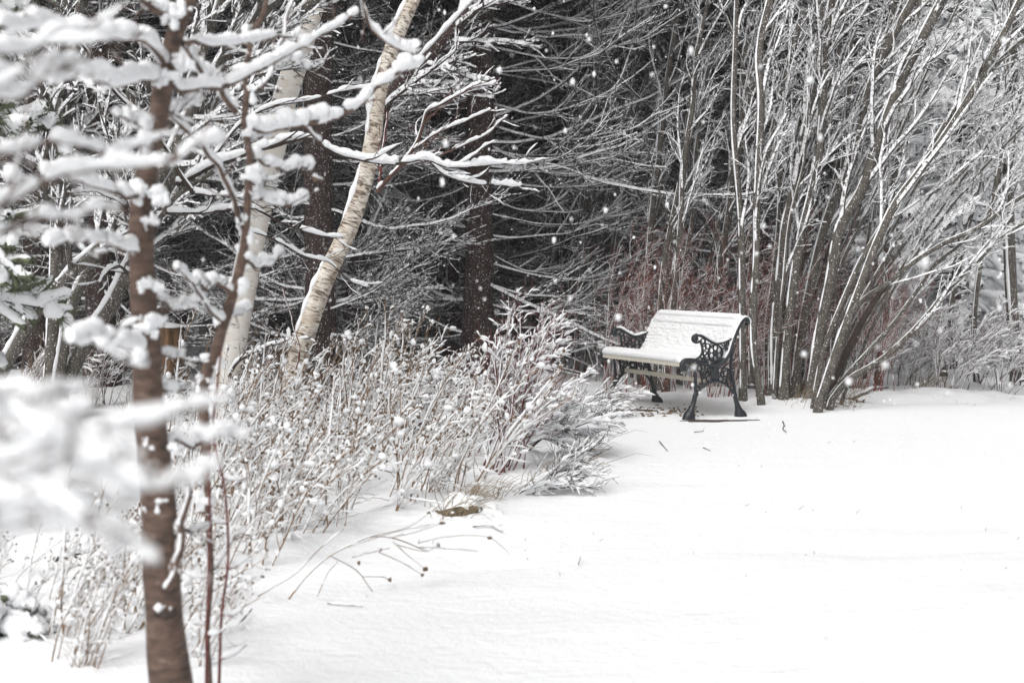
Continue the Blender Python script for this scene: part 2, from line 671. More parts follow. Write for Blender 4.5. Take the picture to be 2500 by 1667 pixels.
def make_bench():
    p0 = G(1682, 1022)[:2]
    ax = np.array([-.545, 1.15])
    ax /= np.linalg.norm(ax)
    LEN = 1.27
    bz = float(ground_z(p0[0], p0[1])) + .004
    root = thing('park_bench', 'snow covered park bench with dark cast iron ends and cream wooden slats', 'bench', (p0[0], p0[1], bz))
    # local x = along the bench (away from the camera), local y = front to rear
    root.rotation_euler = (0, 0, math.atan2(ax[1], ax[0]))
    # rotating +x onto ax puts +y to the left of ax, so the rear lies at -y
    SY = -1.0

    def bar(g, pts, hw, x0, th=.017, K=None, closed=False, spline=True):
        p2 = np.asarray(pts, float)
        K = K or max(4, len(p2) * 5)
        p3 = np.stack([np.full(len(p2), x0), SY * p2[:, 0], p2[:, 1]], -1)
        c = catmull(p3, K) if spline else p3
        h = np.interp(np.linspace(0, 1, len(c)), np.linspace(0, 1, len(np.atleast_1d(hw))), np.atleast_1d(hw)) * np.ones(len(c))
        g.tube(c[None], .01, 8, 0, ref=np.array([1.0, 0, 0]), flat=(h, th))

    def ring(g, c, r, hw, x0, th=.011):
        a = np.linspace(0, 2 * math.pi, 25)
        bar(g, np.stack([c[0] + r * np.cos(a), c[1] + r * np.sin(a)], -1), hw, x0, th, K=25, spline=False)

    def disc(g, c, r, x0, th=.014):
        g.blobs([[x0, SY * c[0], c[1]]], np.array([[th, r, r]]), 0, 0.0, 2)

    u = .000555
    rail = [(205, 690), (178, 735), (135, 715), (126, 665), (160, 620), (230, 608), (330, 612), (430, 636), (530, 656), (640, 662), (725, 636), (795, 575), (848, 490), (884, 390), (920, 280), (962, 165), (1010, 65), (1060, -15), (1108, -46), (1146, -25), (1150, 14), (1125, 36)]
    arm = [(375, 325), (338, 330), (300, 300), (302, 252), (342, 222), (395, 224), (480, 266), (560, 310), (640, 342), (720, 334), (790, 310), (850, 280), (896, 246)]
    roset = b2(640, 482)
    for x0 in (0.0, LEN):
        fr = Geo()
        bar(fr, B(rail), np.array([20, 34, 38, 40, 38, 36, 36, 36, 38, 40, 38, 36, 34, 32, 30, 30, 30, 32, 32, 28, 22]) * u, x0, .021, K=110)
        # rear upright and front upright
        bar(fr, B([(905, 380), (896, 500), (886, 620), (890, 740), (910, 860), (935, 960), (945, 1070)]), np.array([16, 18, 20, 20, 22, 26]) * u, x0)
        bar(fr, B([(252, 650), (305, 710), (330, 800), (336, 900), (338, 980), (342, 1080)]), np.array([16, 18, 18, 20, 22]) * u, x0)
        bar(fr, B([(352, 1125), (395, 1045), (470, 970), (560, 922), (650, 906), (740, 920), (830, 970), (890, 1030), (935, 1100)]), 19 * u, x0)
        # centre boss
        bar(fr, B([(645, 680), (640, 760), (640, 905)]), np.array([48, 34, 30]) * u, x0, .014)
        disc(fr, b2(636, 815), 80 * u, x0, .017)
        for c, r in (((800, 790), 78), ((806, 790), 38), ((480, 785), 66), ((480, 785), 30), ((392, 715), 40), ((720, 740), 40), ((560, 745), 40), ((850, 905), 44), ((545, 870), 42), ((728, 880), 40)):
            ring(fr, b2(*c), r * u, 8 * u, x0)
        bar(fr, B([(395, 745), (428, 880), (440, 980), (402, 1003), (362, 972)]), 9 * u, x0, .010)
        for a, c in (((725, 830), (890, 855)), ((540, 830), (440, 880)), ((860, 720), (895, 760)), ((325, 690), (375, 720)), ((760, 700), (840, 640)), ((735, 700), (860, 745))):
            bar(fr, B([a, c]), 8 * u, x0, .010)
        frame = fr.build('end_frame', ['iron'], root)
        # arm rest with its pierced panel
        ag = Geo()
        bar(ag, B(arm), np.array([16, 22, 24, 24, 20, 17, 16, 16, 17, 16, 15, 14]) * u, x0, .022, K=70)
        disc(ag, b2(340, 275), 38 * u, x0, .016)
        ag.build('armrest', ['iron'], frame)
        pg = Geo()
        stars = []
        bar(pg, B([(388, 300), (420, 350), (438, 420), (434, 490), (402, 540), (345, 580)]), 10 * u, x0)
        for c, r in (((520, 384), 38), ((480, 490), 29), ((446, 308), 34), ((470, 410), 30)):
            ring(pg, b2(*c), r * u, 8 * u, x0)
        for c in ((470, 560), (800, 380)):
            cc = b2(*c)
            st_ = Geo()
            stars.append(st_)
            disc(st_, cc, 24 * u, x0)
            for k in range(7):
                a = k / 7 * 6.283 + .3
                bar(st_, [cc, (cc[0] + 62 * u * math.cos(a), cc[1] + 62 * u * math.sin(a))], np.array([10, 5]) * u, x0, .009)
        for a in ([(480, 270), (486, 350)], [(700, 345), (760, 365), (850, 430)], [(835, 292), (850, 360), (820, 470), (775, 560)], [(600, 330), (560, 355)], [(430, 640), (440, 580), (410, 545)], [(520, 650), (500, 600), (560, 580)], [(850, 470), (800, 560), (740, 620)], [(440, 360), (490, 350)]):
            bar(pg, B(a), 8 * u, x0, .010)
        pg.build('lattice_panel', ['iron'], frame)
        for st_ in stars:
            st_.build('star_ornament', ['iron'], frame)
        rg = Geo()
        ring(rg, roset, 118 * u, 11 * u, x0, .013)
        disc(rg, roset, 44 * u, x0, .017)
        for k in range(6):
            a = k / 6 * 6.283 + math.pi / 2
            ring(rg, (roset[0] + 74 * u * math.cos(a), roset[1] + 74 * u * math.sin(a)), 37 * u, 7 * u, x0)
        rg.build('rosette', ['iron'], frame)
        for pts, hw in (([(345, 1060), (328, 1150), (305, 1250), (275, 1345), (252, 1415), (240, 1462), (236, 1494)], [22, 35, 33, 36, 52, 88, 104]),
                        ([(940, 1040), (960, 1150), (990, 1260), (1010, 1330), (1028, 1390), (1046, 1430), (1052, 1470)], [24, 34, 33, 36, 52, 86, 104])):
            lg = Geo()
            p2 = B(pts)
            p3 = catmull(np.stack([np.full(len(p2), x0), SY * p2[:, 0], p2[:, 1]], -1), 26)
            h = np.interp(np.linspace(0, 1, 26), np.linspace(0, 1, len(hw)), np.array(hw) * u)
            lg.tube(p3[None], .01, 10, 0, ref=np.array([1.0, 0, 0]), flat=(h, np.minimum(h * .8 + .004, .042)))
            lg.blobs([p3[-1]], np.array([[.042, 104 * u, .010]]), 0, 0, 2)
            lg.build('leg', ['iron'], frame)
        # snow lying on the arm rest and along the back edge
        sg = Geo()
        a3 = catmull(np.stack([np.full(8, x0), SY * B(arm[4:12])[:, 0], B(arm[4:12])[:, 1]], -1), 40)
        T = np.gradient(a3, axis=0)
        nrm = unit(np.cross(np.array([1., 0, 0]), T) * (-SY))
        nrm *= np.sign(nrm[:, 2:3])
        nz = smooth_noise(1, 40, 3)[0]
        prof = (.015 + .010 * nz) * np.sin(np.linspace(.15, math.pi - .1, 40)) ** .5
        sg.tube((a3 + nrm * (.006 + prof * .6)[:, None])[None], .01, 10, 0, ref=np.array([1., 0, 0]), flat=(prof * .75, .021 + .006 * nz))
        b3 = catmull(np.stack([np.full(10, x0), SY * B(rail[11:21])[:, 0], B(rail[11:21])[:, 1]], -1), 60)
        T = np.gradient(b3, axis=0)
        nrm = unit(np.stack([np.zeros(60), T[:, 2], -T[:, 1]], -1))
        nrm *= np.where(nrm[:, 2:3] + (-SY) * nrm[:, 1:2] * -1 > 0, 1, -1)
        nrm = np.where((nrm[:, 2:3] < 0), -nrm, nrm)
        nz = smooth_noise(1, 60, 3)[0]
        prof = (.006 + .010 * nz) * np.sin(np.linspace(.2, math.pi - .05, 60)) ** .5
        sg.tube((b3 + nrm * (.016 + prof * .5)[:, None])[None], .01, 10, 0, ref=np.array([1., 0, 0]), flat=(prof, .022))
        sg.build('snow_cover', ['snow_bench'], frame)
    # slats following the seat and back curve
    surf = [(118, 712), (112, 650), (150, 602), (230, 586), (330, 592), (430, 612), (530, 630), (640, 634), (722, 600), (782, 535), (830, 440), (868, 340), (906, 230), (950, 120), (1000, 30), (1060, -45), (1112, -74)]
    sp = catmull(B(surf), 400)
    d = np.concatenate([[0], np.cumsum(np.linalg.norm(np.diff(sp, axis=0), axis=1))])
    n_sl = 13
    pitch = d[-1] / n_sl

    def at(s_):
        s_ = np.clip(s_, 0, d[-1])
        return np.stack([np.interp(s_, d, sp[:, 0]), np.interp(s_, d, sp[:, 1])], -1)

    def nor(s_):
        t = at(np.asarray(s_) + .004) - at(np.asarray(s_) - .004)
        t = unit(t)
        return np.stack([-t[..., 1], t[..., 0]], -1)
    for k in range(n_sl):
        s0, s1 = k * pitch + .005, (k + 1) * pitch - .005
        ss = np.linspace(s0, s1, 4)
        top = at(ss)
        nn = nor(ss)
        sec = np.concatenate([top - nn * .002, (top - nn * .026)[::-1]])
        m = len(sec)
        xs = (.018, LEN - .018)
        V = np.array([[x, SY * q_[0], q_[1]] for x in xs for q_ in sec])
        q = [[i, (i + 1) % m, m + (i + 1) % m, m + i] for i in range(m)]
        q += [[0, 1, 6, 7], [1, 2, 5, 6], [2, 3, 4, 5], [m, m + 7, m + 6, m + 1], [m + 1, m + 6, m + 5, m + 2], [m + 2, m + 5, m + 4, m + 3]]
        g = Geo()
        g.add(V, q, 0)
        g.build('slat', ['slat'], root, smooth=False)
    g = Geo()
    y_, z_ = b2(500, 905)
    V = np.array([[x, SY * (y_ + a), z_ + b_] for x in (.016, LEN - .016) for a, b_ in ((-.012, -.016), (.012, -.016), (.012, .016), (-.012, .016))])
    g.add(V, [[0, 1, 5, 4], [1, 2, 6, 5], [2, 3, 7, 6], [3, 0, 4, 7], [0, 3, 2, 1], [4, 5, 6, 7]], 0)
    g.build('stretcher', ['slat'], root, smooth=False)
    # the blanket of snow: thick on the seat, ridged per slat on the back
    nu, nv = 190, 210
    uu = np.linspace(0, 1, nu)
    s_ = np.linspace(.038, d[-1] - .004, nv)
    tp, nn = at(s_), nor(s_)
    seat_end = d[np.argmin(np.abs(sp[:, 0] - b2(700, 0)[0]))]
    Uu, Ss = np.meshgrid(uu, s_, indexing='ij')
    nzl = vnoise(Uu * 22, Ss * 75) * .5 + vnoise(Uu * 60 + 7, Ss * 110) * .5
    nzf = vnoise(Uu * 120, Ss * 100)
    back = np.clip((Ss - seat_end) / .06, 0, 1)
    toproll = np.clip((Ss - (d[-1] - pitch * 1.9)) / .05, 0, 1)
    ph = (Ss / pitch) % 1.0
    groove = np.exp(-((np.minimum(ph, 1 - ph)) / .085) ** 2)
    gamt = np.where(Ss > d[-1] - pitch * 2.2, 1.5, .05 + .5 * vnoise(Uu * 9, Ss * 20))
    thick = .036 * (1 - back) + .027 * back + .010 * toproll
    thick = thick + back * (1 - toproll) * (nzl - .5) * .017 + (nzf - .5) * .004 * (.4 + back)
    thick = thick * (1 - groove * gamt * back * .5 * (1 - .0 * toproll))
    edge = np.minimum(np.clip(np.minimum(Uu, 1 - Uu) / .02, 0, 1) ** .5, np.clip(np.minimum(Ss - s_[0], s_[-1] - Ss) / .018, 0, 1) ** .5)
    thick = .001 + thick * edge
    xx = .020 + (LEN - .04) * Uu
    pt = tp[None] + nn[None] * thick[..., None]
    V = np.stack([xx, SY * pt[..., 0], pt[..., 1]], -1).reshape(-1, 3)
    i = np.arange(nu - 1)[:, None] * nv + np.arange(nv - 1)[None]
    q = np.stack([i, i + 1, i + nv + 1, i + nv], -1).reshape(-1, 4)
    g = Geo()
    g.add(V, q, 0)
    g.build('snow_cover', ['snow_bench'], root)
    # slabs under the feet, half buried
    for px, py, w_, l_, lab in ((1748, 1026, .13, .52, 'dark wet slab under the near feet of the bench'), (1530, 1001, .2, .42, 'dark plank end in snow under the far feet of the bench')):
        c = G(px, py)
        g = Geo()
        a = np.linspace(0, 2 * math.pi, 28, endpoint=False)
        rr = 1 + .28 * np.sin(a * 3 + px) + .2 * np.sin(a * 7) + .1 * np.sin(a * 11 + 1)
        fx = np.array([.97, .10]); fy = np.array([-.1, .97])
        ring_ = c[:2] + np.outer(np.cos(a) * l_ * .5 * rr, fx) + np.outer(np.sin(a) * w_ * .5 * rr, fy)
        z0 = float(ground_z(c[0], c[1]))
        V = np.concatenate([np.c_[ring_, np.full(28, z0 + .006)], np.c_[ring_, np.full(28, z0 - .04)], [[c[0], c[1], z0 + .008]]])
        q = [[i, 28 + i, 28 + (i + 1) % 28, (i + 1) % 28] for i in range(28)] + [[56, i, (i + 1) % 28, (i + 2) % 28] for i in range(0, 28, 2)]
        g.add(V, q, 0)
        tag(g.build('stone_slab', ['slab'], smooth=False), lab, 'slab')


make_bench()


# ================================================================ background spruces
def spruce_proto(seed, open_front=False):
    global rng
    old = rng
    rng = np.random.default_rng(seed)
    root = thing('spruce_tree', 'dark spruce trunk with bare snowy side branches deep in the woods', 'tree', (0, 0, 0), 'spruces standing deep in the woods')
    H = rng.uniform(14, 17)
    K = 26
    zz = np.linspace(-.15, H, K)
    tr = np.stack([np.cumsum(rng.normal(0, .018, K)), np.cumsum(rng.normal(0, .018, K)), zz], -1)
    tr[:2, :2] = 0
    R = .135 * (1 - zz / (H * 1.05)) + .008 + .055 * np.exp(-np.maximum(zz, 0) / .25)
    g = Geo()
    g.tube(tr[None], R, 14, 0)
    g.build('trunk', ['spruce'], root)
    # dead lower branches, sagging then lifting at the tips
    n = 78
    z0 = rng.uniform(.35, 6.2, n)
    az = rng.uniform(0, 2 * math.pi, n)
    short = .55 if seed == 101 else 1.0
    if open_front:
        az = np.where(np.sin(az) < -.55, -az, az)
    Ln = short * rng.uniform(1.6, 4.1, n) * np.clip(.55 + z0 / 3.5, .5, 1)
    d = np.stack([np.cos(az), np.sin(az), rng.uniform(-.32, .10, n)], -1)
    KB = 11
    Pb = np.empty((n, KB, 3))
    cx = np.interp(z0, tr[:, 2], tr[:, 0]); cyy = np.interp(z0, tr[:, 2], tr[:, 1])
    Pb[:, 0] = np.stack([cx, cyy, z0], -1)
    for k in range(1, KB):
        d = unit(d + rng.normal(size=(n, 3)) * .10 + np.array([0, 0, .055]))
        Pb[:, k] = Pb[:, k - 1] + d * (Ln / (KB - 1))[:, None]
    Rb = rng.uniform(.008, .017, n)[:, None] * np.linspace(1, .22, KB)[None]
    g = Geo()
    nz = smooth_noise(n, KB, 2)
    g.tube(Pb, Rb, 6, 0, top=.008 + .010 * nz, mtop=2)
    c1, r1 = children(Pb, Rb, 13, .15, .99, (.4, 1.3), (14, 42), .02, .4, 7, .09, (0, 0, .04), .5, .003)
    g.tube(c1, r1, 4, 0, top=.003 + .005 * rng.random((len(c1), 1)), mtop=1)
    c2, r2 = children(c1, r1, 4, .15, .95, (.12, .45), (16, 45), .0, .5, 5, .12, (0, 0, .03), .6, .002)
    g.tube(c2, r2, 4, 0, top=.002 + .0035 * rng.random((len(c2), 1)), mtop=1)
    g.build('branches', ['dead', 'snow_far', 'snow_limb'], root, kind='stuff', smooth=False)
    # live crown, above the frame: it is what keeps the wood dark
    n = 165
    z0 = np.concatenate([rng.uniform(4.4, 7.5, 85), rng.uniform(4.6, H - .6, n - 85)])
    az = rng.uniform(0, 2 * math.pi, n)
    Ln = np.interp(z0, [4.3, 7, H], [2.9, 2.7, .35]) * rng.uniform(.7, 1.1, n)
    d = np.stack([np.cos(az), np.sin(az), np.full(n, -.15)], -1)
    Pb = np.empty((n, 6, 3))
    Pb[:, 0] = np.stack([np.interp(z0, tr[:, 2], tr[:, 0]), np.interp(z0, tr[:, 2], tr[:, 1]), z0], -1)
    for k in range(1, 6):
        d = unit(d + rng.normal(size=(n, 3)) * .06 + np.array([0, 0, -.03]))
        Pb[:, k] = Pb[:, k - 1] + d * (Ln / 5)[:, None]
    g = Geo()
    g.tube(Pb, .03 * np.linspace(1, .5, 6)[None], 4, 0, top=.02, mtop=1)
    c1, r1 = children(Pb, np.full((n, 6), .05), 26, .1, .99, (.35, .9), (30, 65), -.12, .45, 3, .12, (0, 0, -.06), 1, .02, rabs=.030)
    g.tube(c1, r1, 4, 0, top=.014, mtop=1)
    g.build('crown', ['needle', 'snow_far'], root, kind='stuff', smooth=False)
    rng = old
    return root


protos = [spruce_proto(100 + i, i < 2) for i in range(5)]
used = [False] * 5


ORD = ['first', 'second', 'third', 'fourth', 'fifth', 'sixth', 'seventh', 'eighth', 'ninth', 'tenth', 'eleventh', 'twelfth', 'thirteenth', 'fourteenth', 'fifteenth', 'sixteenth', 'seventeenth']


def pixel_x(x, y):
    return 1250 + F * x / max(y, .1)


def spruce_zone(x, y):
    p = pixel_x(x, y)
    if p < 540:
        return 'behind the leaning trunks on the left'
    if p < 1000:
        return 'behind the two birches'
    if p < 1450:
        return 'around the lone dark trunk'
    if p < 1900:
        return 'beyond the bench'
    return 'beyond the alder clump on the right'


def place_spruce(x, y, rz, s=1., label=None, group='spruces standing deep in the woods', i=None):
    i = int(rng.integers(5)) if i is None else i
    z = float(ground_z(x, y)) - .02
    if not used[i]:
        used[i] = True
        r = protos[i]
        r.location = (x, y, z)
        r.rotation_euler = (0, 0, rz)
        r.scale = (s,) * 3
        if label:
            r['label'] = label
        if group is None:
            del r['group']
        else:
            r['group'] = group
        return r
    r = dup(protos[i], (x, y, z), rz, s, label, group)
    if group is None and 'group' in r:
        del r['group']
    return r


def low_branches(root, px, Z, specs, seed):
    """long dead side branches of a visible trunk; specs = (start y, reach in photo px, drop, lift, depth change)"""
    global rng
    old = rng
    rng = np.random.default_rng(seed)
    loc = np.array(root.location)
    a, sc0 = root.rotation_euler[2], root.scale[0]
    ca, sa = math.cos(a), math.sin(a)
    for y0, reach, drop, lift, dz in specs:
        n = 6
        t = np.linspace(0, 1, n)
        xs = px + reach * t
        ys = y0 + drop * np.sin(t * math.pi * .8) - lift * t ** 2.2 + rng.normal(0, 5, n) * t
        p = catmull(P(xs, ys, Z + dz * t), 26)
        p += (np.stack([smooth_noise(1, 26, 4)[0] for _ in range(3)], -1) - .5) * .07 * np.linspace(0, 1, 26)[:, None]
        r = rng.uniform(.010, .017) * np.linspace(1, .22, 26)
        g = Geo()
        nz = smooth_noise(1, 26, 2)
        g.tube(p[None], r, 6, 0, top=.005 + .009 * nz, mtop=2)
        c1, r1 = children(p[None], r[None], 12, .3, .99, (.35, 1.1), (14, 45), .03, .55, 8, .09, (0, 0, .03), .5, .003)
        g.tube(c1, r1, 4, 0, top=.004 + .006 * rng.random((len(c1), 1)), mtop=2)
        c2, r2 = children(c1, r1, 4, .15, .95, (.1, .4), (16, 45), .02, .6, 5, .12, (0, 0, .03), .6, .002)
        g.tube(c2, r2, 4, 0, top=.002 + .004 * rng.random((len(c2), 1)), mtop=1)
        for i in range(len(g.V)):
            q = g.V[i] - loc
            g.V[i] = np.stack([(ca * q[:, 0] + sa * q[:, 1]) / sc0, (-sa * q[:, 0] + ca * q[:, 1]) / sc0, q[:, 2] / sc0], -1)
        g.build('dead_branch', ['dead', 'snow_far', 'snow_limb'], root, smooth=False)
    rng = old


c = G(1164, 933)
lone = place_spruce(c[0], c[1], .1, 1.08, 'straight dark reddish spruce trunk standing alone between the tan birch and the bench', None, 0)
sp_r = [(178, 400, 6, 125, -1.4), (250, 330, 40, 70, -1.0), (300, 430, 60, 60, -1.2), (395, 380, 30, 60, -.9), (470, 260, 70, 110, -1.2), (520, 420, 40, 40, -1.5), (575, 330, 20, 95, -.8), (640, 450, 55, 60, -1.4), (690, 350, 45, 30, -1.0), (740, 300, 40, 80, -.7), (790, 380, 20, 40, -1.2), (110, 430, 50, 60, -1.0), (40, 360, 60, 20, -.8), (345, 300, 80, 120, -1.6), (430, 460, 50, 90, -.6), (610, 240, 60, 20, -1.5), (-20, 420, 70, 10, -1.1), (860, 260, 10, 30, -.9)]
low_branches(lone, 1182, 14.5, [(y0, re, d_, l_, z_ if y0 < 420 else abs(z_) * .6) for y0, re, d_, l_, z_ in sp_r], 900)
low_branches(lone, 1150, 14.6, [(y0 + 22, -re * .62, d_, l_ * .5, .8) for y0, re, d_, l_, z_ in sp_r[::2]], 901)
c = G(800, 978)
place_spruce(c[0] - .1, c[1] + .3, -.1, 1.02, 'thick dark spruce trunk directly behind the leaning tan birch', None, 1)
c = P(872, 860, 15.8)
place_spruce(c[0], c[1], 4.0, .62, 'slim dark spruce trunk just to the right of the tan birch', None, 2)
spots = []
tries = 0
while len(spots) < 74 and tries < 6000:
    tries += 1
    y = 13.4 + 28 * rng.random() ** .9
    x = rng.uniform(-.47, .47) * y * 1.02
    if x > 4.2 and y < 17:
        continue
    if x < -4.2 and y < 13.5:
        continue
    if y < 16.5 and -.2 < x < 3.9:
        continue
    if any((x - a) ** 2 + (y - b) ** 2 < (1.25 + (y - 14) * .02) ** 2 for a, b in spots):
        continue
    if any((x - a) ** 2 + (y - b) ** 2 < 1.6 for a, b in ((-.36, 14.5), (-1.7, 12.7), (-1.72, 15.8))):
        continue
    # gap added in the wood, upper right: open sky stands in for white fade
    if x / y > .225 and y > 14.5:
        continue
    if x / y < -.30:
        continue
    spots.append((x, y))
for x, y in spots:
    zn = spruce_zone(x, y)
    place_spruce(x, y, rng.uniform(0, 6.28), rng.uniform(.75, 1.1), 'dark spruce with bare snowy branches ' + zn, 'deep spruces ' + zn)


for k, (x, y) in enumerate(((-4.75, 14.2), (-5.9, 16.6), (-5.6, 18.8), (-7.3, 20.5), (-6.9, 23.0), (-8.6, 24.5), (-4.9, 16.2))):
    zn = spruce_zone(x, y)
    place_spruce(x, y, 1.3 * k, .95 - .03 * k, 'dark spruce with bare snowy branches ' + zn, 'deep spruces ' + zn, 2 + k % 3)

# ================================================================ snow-laden live conifers
def live_spruce(name, label, base, H, Rw, seed, zmin=.2, nb=70, group=None, needles=True, snow=.03, mg='green'):
    global rng
    old = rng
    rng = np.random.default_rng(seed)
    root = thing(name, label, 'tree', base, group)
    g = Geo()
    zz = np.linspace(-.1, H, 12)
    tr = np.stack([zz * 0, zz * 0, zz], -1)
    g.tube(tr[None], np.linspace(H * .012 + (.01 if H > 1 else .002), .008 if H > 1 else .002, 12), 10, 0)
    g.build('trunk', ['spruce' if H > 1 else mg], root)
    z0 = rng.uniform(zmin, H * .96, nb)
    az = rng.uniform(0, 2 * math.pi, nb)
    Ln = Rw * (1 - z0 / H) ** .8 * rng.uniform(.75, 1.1, nb) + .1
    d = np.stack([np.cos(az), np.sin(az), np.full(nb, .05)], -1)
    Kb = 8
    Pb = np.empty((nb, Kb, 3))
    Pb[:, 0] = np.stack([0 * z0, 0 * z0, z0], -1)
    for k in range(1, Kb):
        d = unit(d + rng.normal(size=(nb, 3)) * .07 + np.array([0, 0, -.07]))
        Pb[:, k] = Pb[:, k - 1] + d * (Ln / (Kb - 1))[:, None]
    Rb = np.linspace(.014, .005, Kb)[None] * np.ones((nb, 1))
    g = Geo()
    g.tube(Pb, Rb, 5, 0)
    c1, r1 = children(Pb, Rb, 12, .2, .99, (.22 * min(1, Rw), .5 * min(1, Rw)), (35, 60), -.05, .4, 6, .1, (0, 0, -.07), .8, .004)
    g.tube(c1, np.full(r1.shape, .012 if not needles else (.016 if H > 1 else .004)), 5, 1)
    ss = snow * (.5 + rng.random((len(c1), 1)))
    g.tube(c1 + np.array([0, 0, .012]), ss * np.array([.5, 1, .9, .7, .8, .3])[None], 6, 2)
    snow_on(g, Pb, Rb * 2, snow * 1.6, 2, 8, .1, 2)
    if needles:
        c2, r2 = children(c1, r1, 30, .05, .98, (.04, .075) if H > 1 else (.012, .02), (40, 75), -.35, .8, 2, .05, (0, 0, 0), 1, .002, lfall=.1, rabs=.0045 if H > 1 else .0014)
        g.tube(c2, r2 * np.array([[1, .3]]), 3, 1)
    g.build('crown', ['dead' if H > 1 else mg, mg, 'snow'], root, kind='stuff')
    rng = old
    return root


c = P(2330, 990, 16.2)
live_spruce('spruce_tree', 'snow laden green spruce behind the leaning alder stems near the right edge', (c[0], c[1], float(ground_z(c[0], c[1]))), 4.6, 1.9, 301, .2, 120, None, False, .05, 'needle')
c = P(2640, 990, 18.0)
live_spruce('spruce_tree', 'snow laden green spruce farthest to the right among the hazy trees', (c[0], c[1], float(ground_z(c[0], c[1]))), 4.4, 2.2, 302, .2, 120, None, False, .06, 'needle')
# left edge: bright green boughs with thick snow, out of focus
c = P(-210, 900, 6.2)
live_spruce('spruce_tree', 'bright green spruce boughs loaded with thick snow at the left edge', (c[0], c[1], float(ground_z(c[0], c[1]))), 6.0, .70, 303, .95, 110, None, True, .032)
c = G(5, 1540)
live_spruce('spruce_sapling', 'tiny green spruce sapling nearly buried in snow at the lower left corner', (c[0], c[1], float(ground_z(c[0], c[1])) - .05), .20, .12, 304, .03, 20, None, True, .026)


# ================================================================ alders and other slim stems on the right
def stem_tree(name, label, path, Z, wpx, nbr, bl, barkm='alder', group=None, seed=0, twigs=7, snow=.012, side=(.55, -.2, 0), up=.05, base_on_ground=True, t0=.32, cat='tree', ang=(10, 30), stem_snow=.55, stripe=1.0, stripe_from=3, wig=.07, twl=(.2, .5)):
    global rng
    old = rng
    rng = np.random.default_rng(seed)
    K = 40
    pts, rad = limb(path, Z, wpx, K)
    rad = rad * (1 + .10 * (smooth_noise(1, K, 4)[0] - .5))
    if base_on_ground:
        gz = float(ground_z(pts[0, 0], pts[0, 1]))
        pts[0, 2] = gz - .06
        rad[0] *= 1.25
        rad[1] *= 1.1
    o = pts[0].copy()
    root = thing(name, label, cat, o, group)
    g = Geo()
    g.tube(pts[None], rad, 10, 0)
    tr = g.build('trunk', [barkm], root, o)
    if stem_snow:
        s = Geo()
        p2 = catmull(pts, 110)
        r2 = np.interp(np.linspace(0, 1, 110), np.linspace(0, 1, K), rad)
        snow_on(s, p2[None][:, stripe_from:], r2[None][:, stripe_from:] * stem_snow * .5 * min(stripe, 1.7), (r2[None][:, stripe_from:] * .36 + .0032) * stripe, 0, 7, .12, 4, .6)
        # shift the ridge onto the upper/windward face
        T, U, V = frames(p2[None][:, stripe_from:])
        s.V[0] = s.V[0] + np.repeat((V * (r2[None][:, stripe_from:] * .62)[..., None]).reshape(-1, 3), 7, 0)
        s.build('snow_cover', ['snow'], tr, o)
    if nbr:
        c1, r1 = children(pts[None], rad[None], nbr, t0, .97, bl, ang, up, .8, 12, wig, (.02, 0, .02), .45, .004, side=side, tipr=.3, lfall=.35)
        for i in range(len(c1)):
            b = Geo()
            nz = smooth_noise(1, 12, 2.5)
            b.tube(c1[i:i + 1], r1[i:i + 1], 6, 0, top=snow * (.5 + nz), mtop=1)
            c2, r2 = children(c1[i:i + 1], r1[i:i + 1], twigs, .2, .98, twl, (14, 42), .05, .7, 7, .12, (.02, 0, .02), .6, .0025, tipr=.4)
            b.tube(c2, r2, 4, 0, top=snow * .6 * (.4 + rng.random((len(c2), 1))), mtop=1)
            c3, r3 = children(c2, r2, 3, .2, .95, (.08, .25), (25, 55), .05, .7, 4, .12, (0, 0, .02), .7, .0018, tipr=.5)
            b.tube(c3, r3, 4, 0, top=snow * .45 * (.4 + rng.random((len(c3), 1))), mtop=1)
            b.build('branch', [barkm, 'snow_alder'], root, o)
    rng = old
    return root


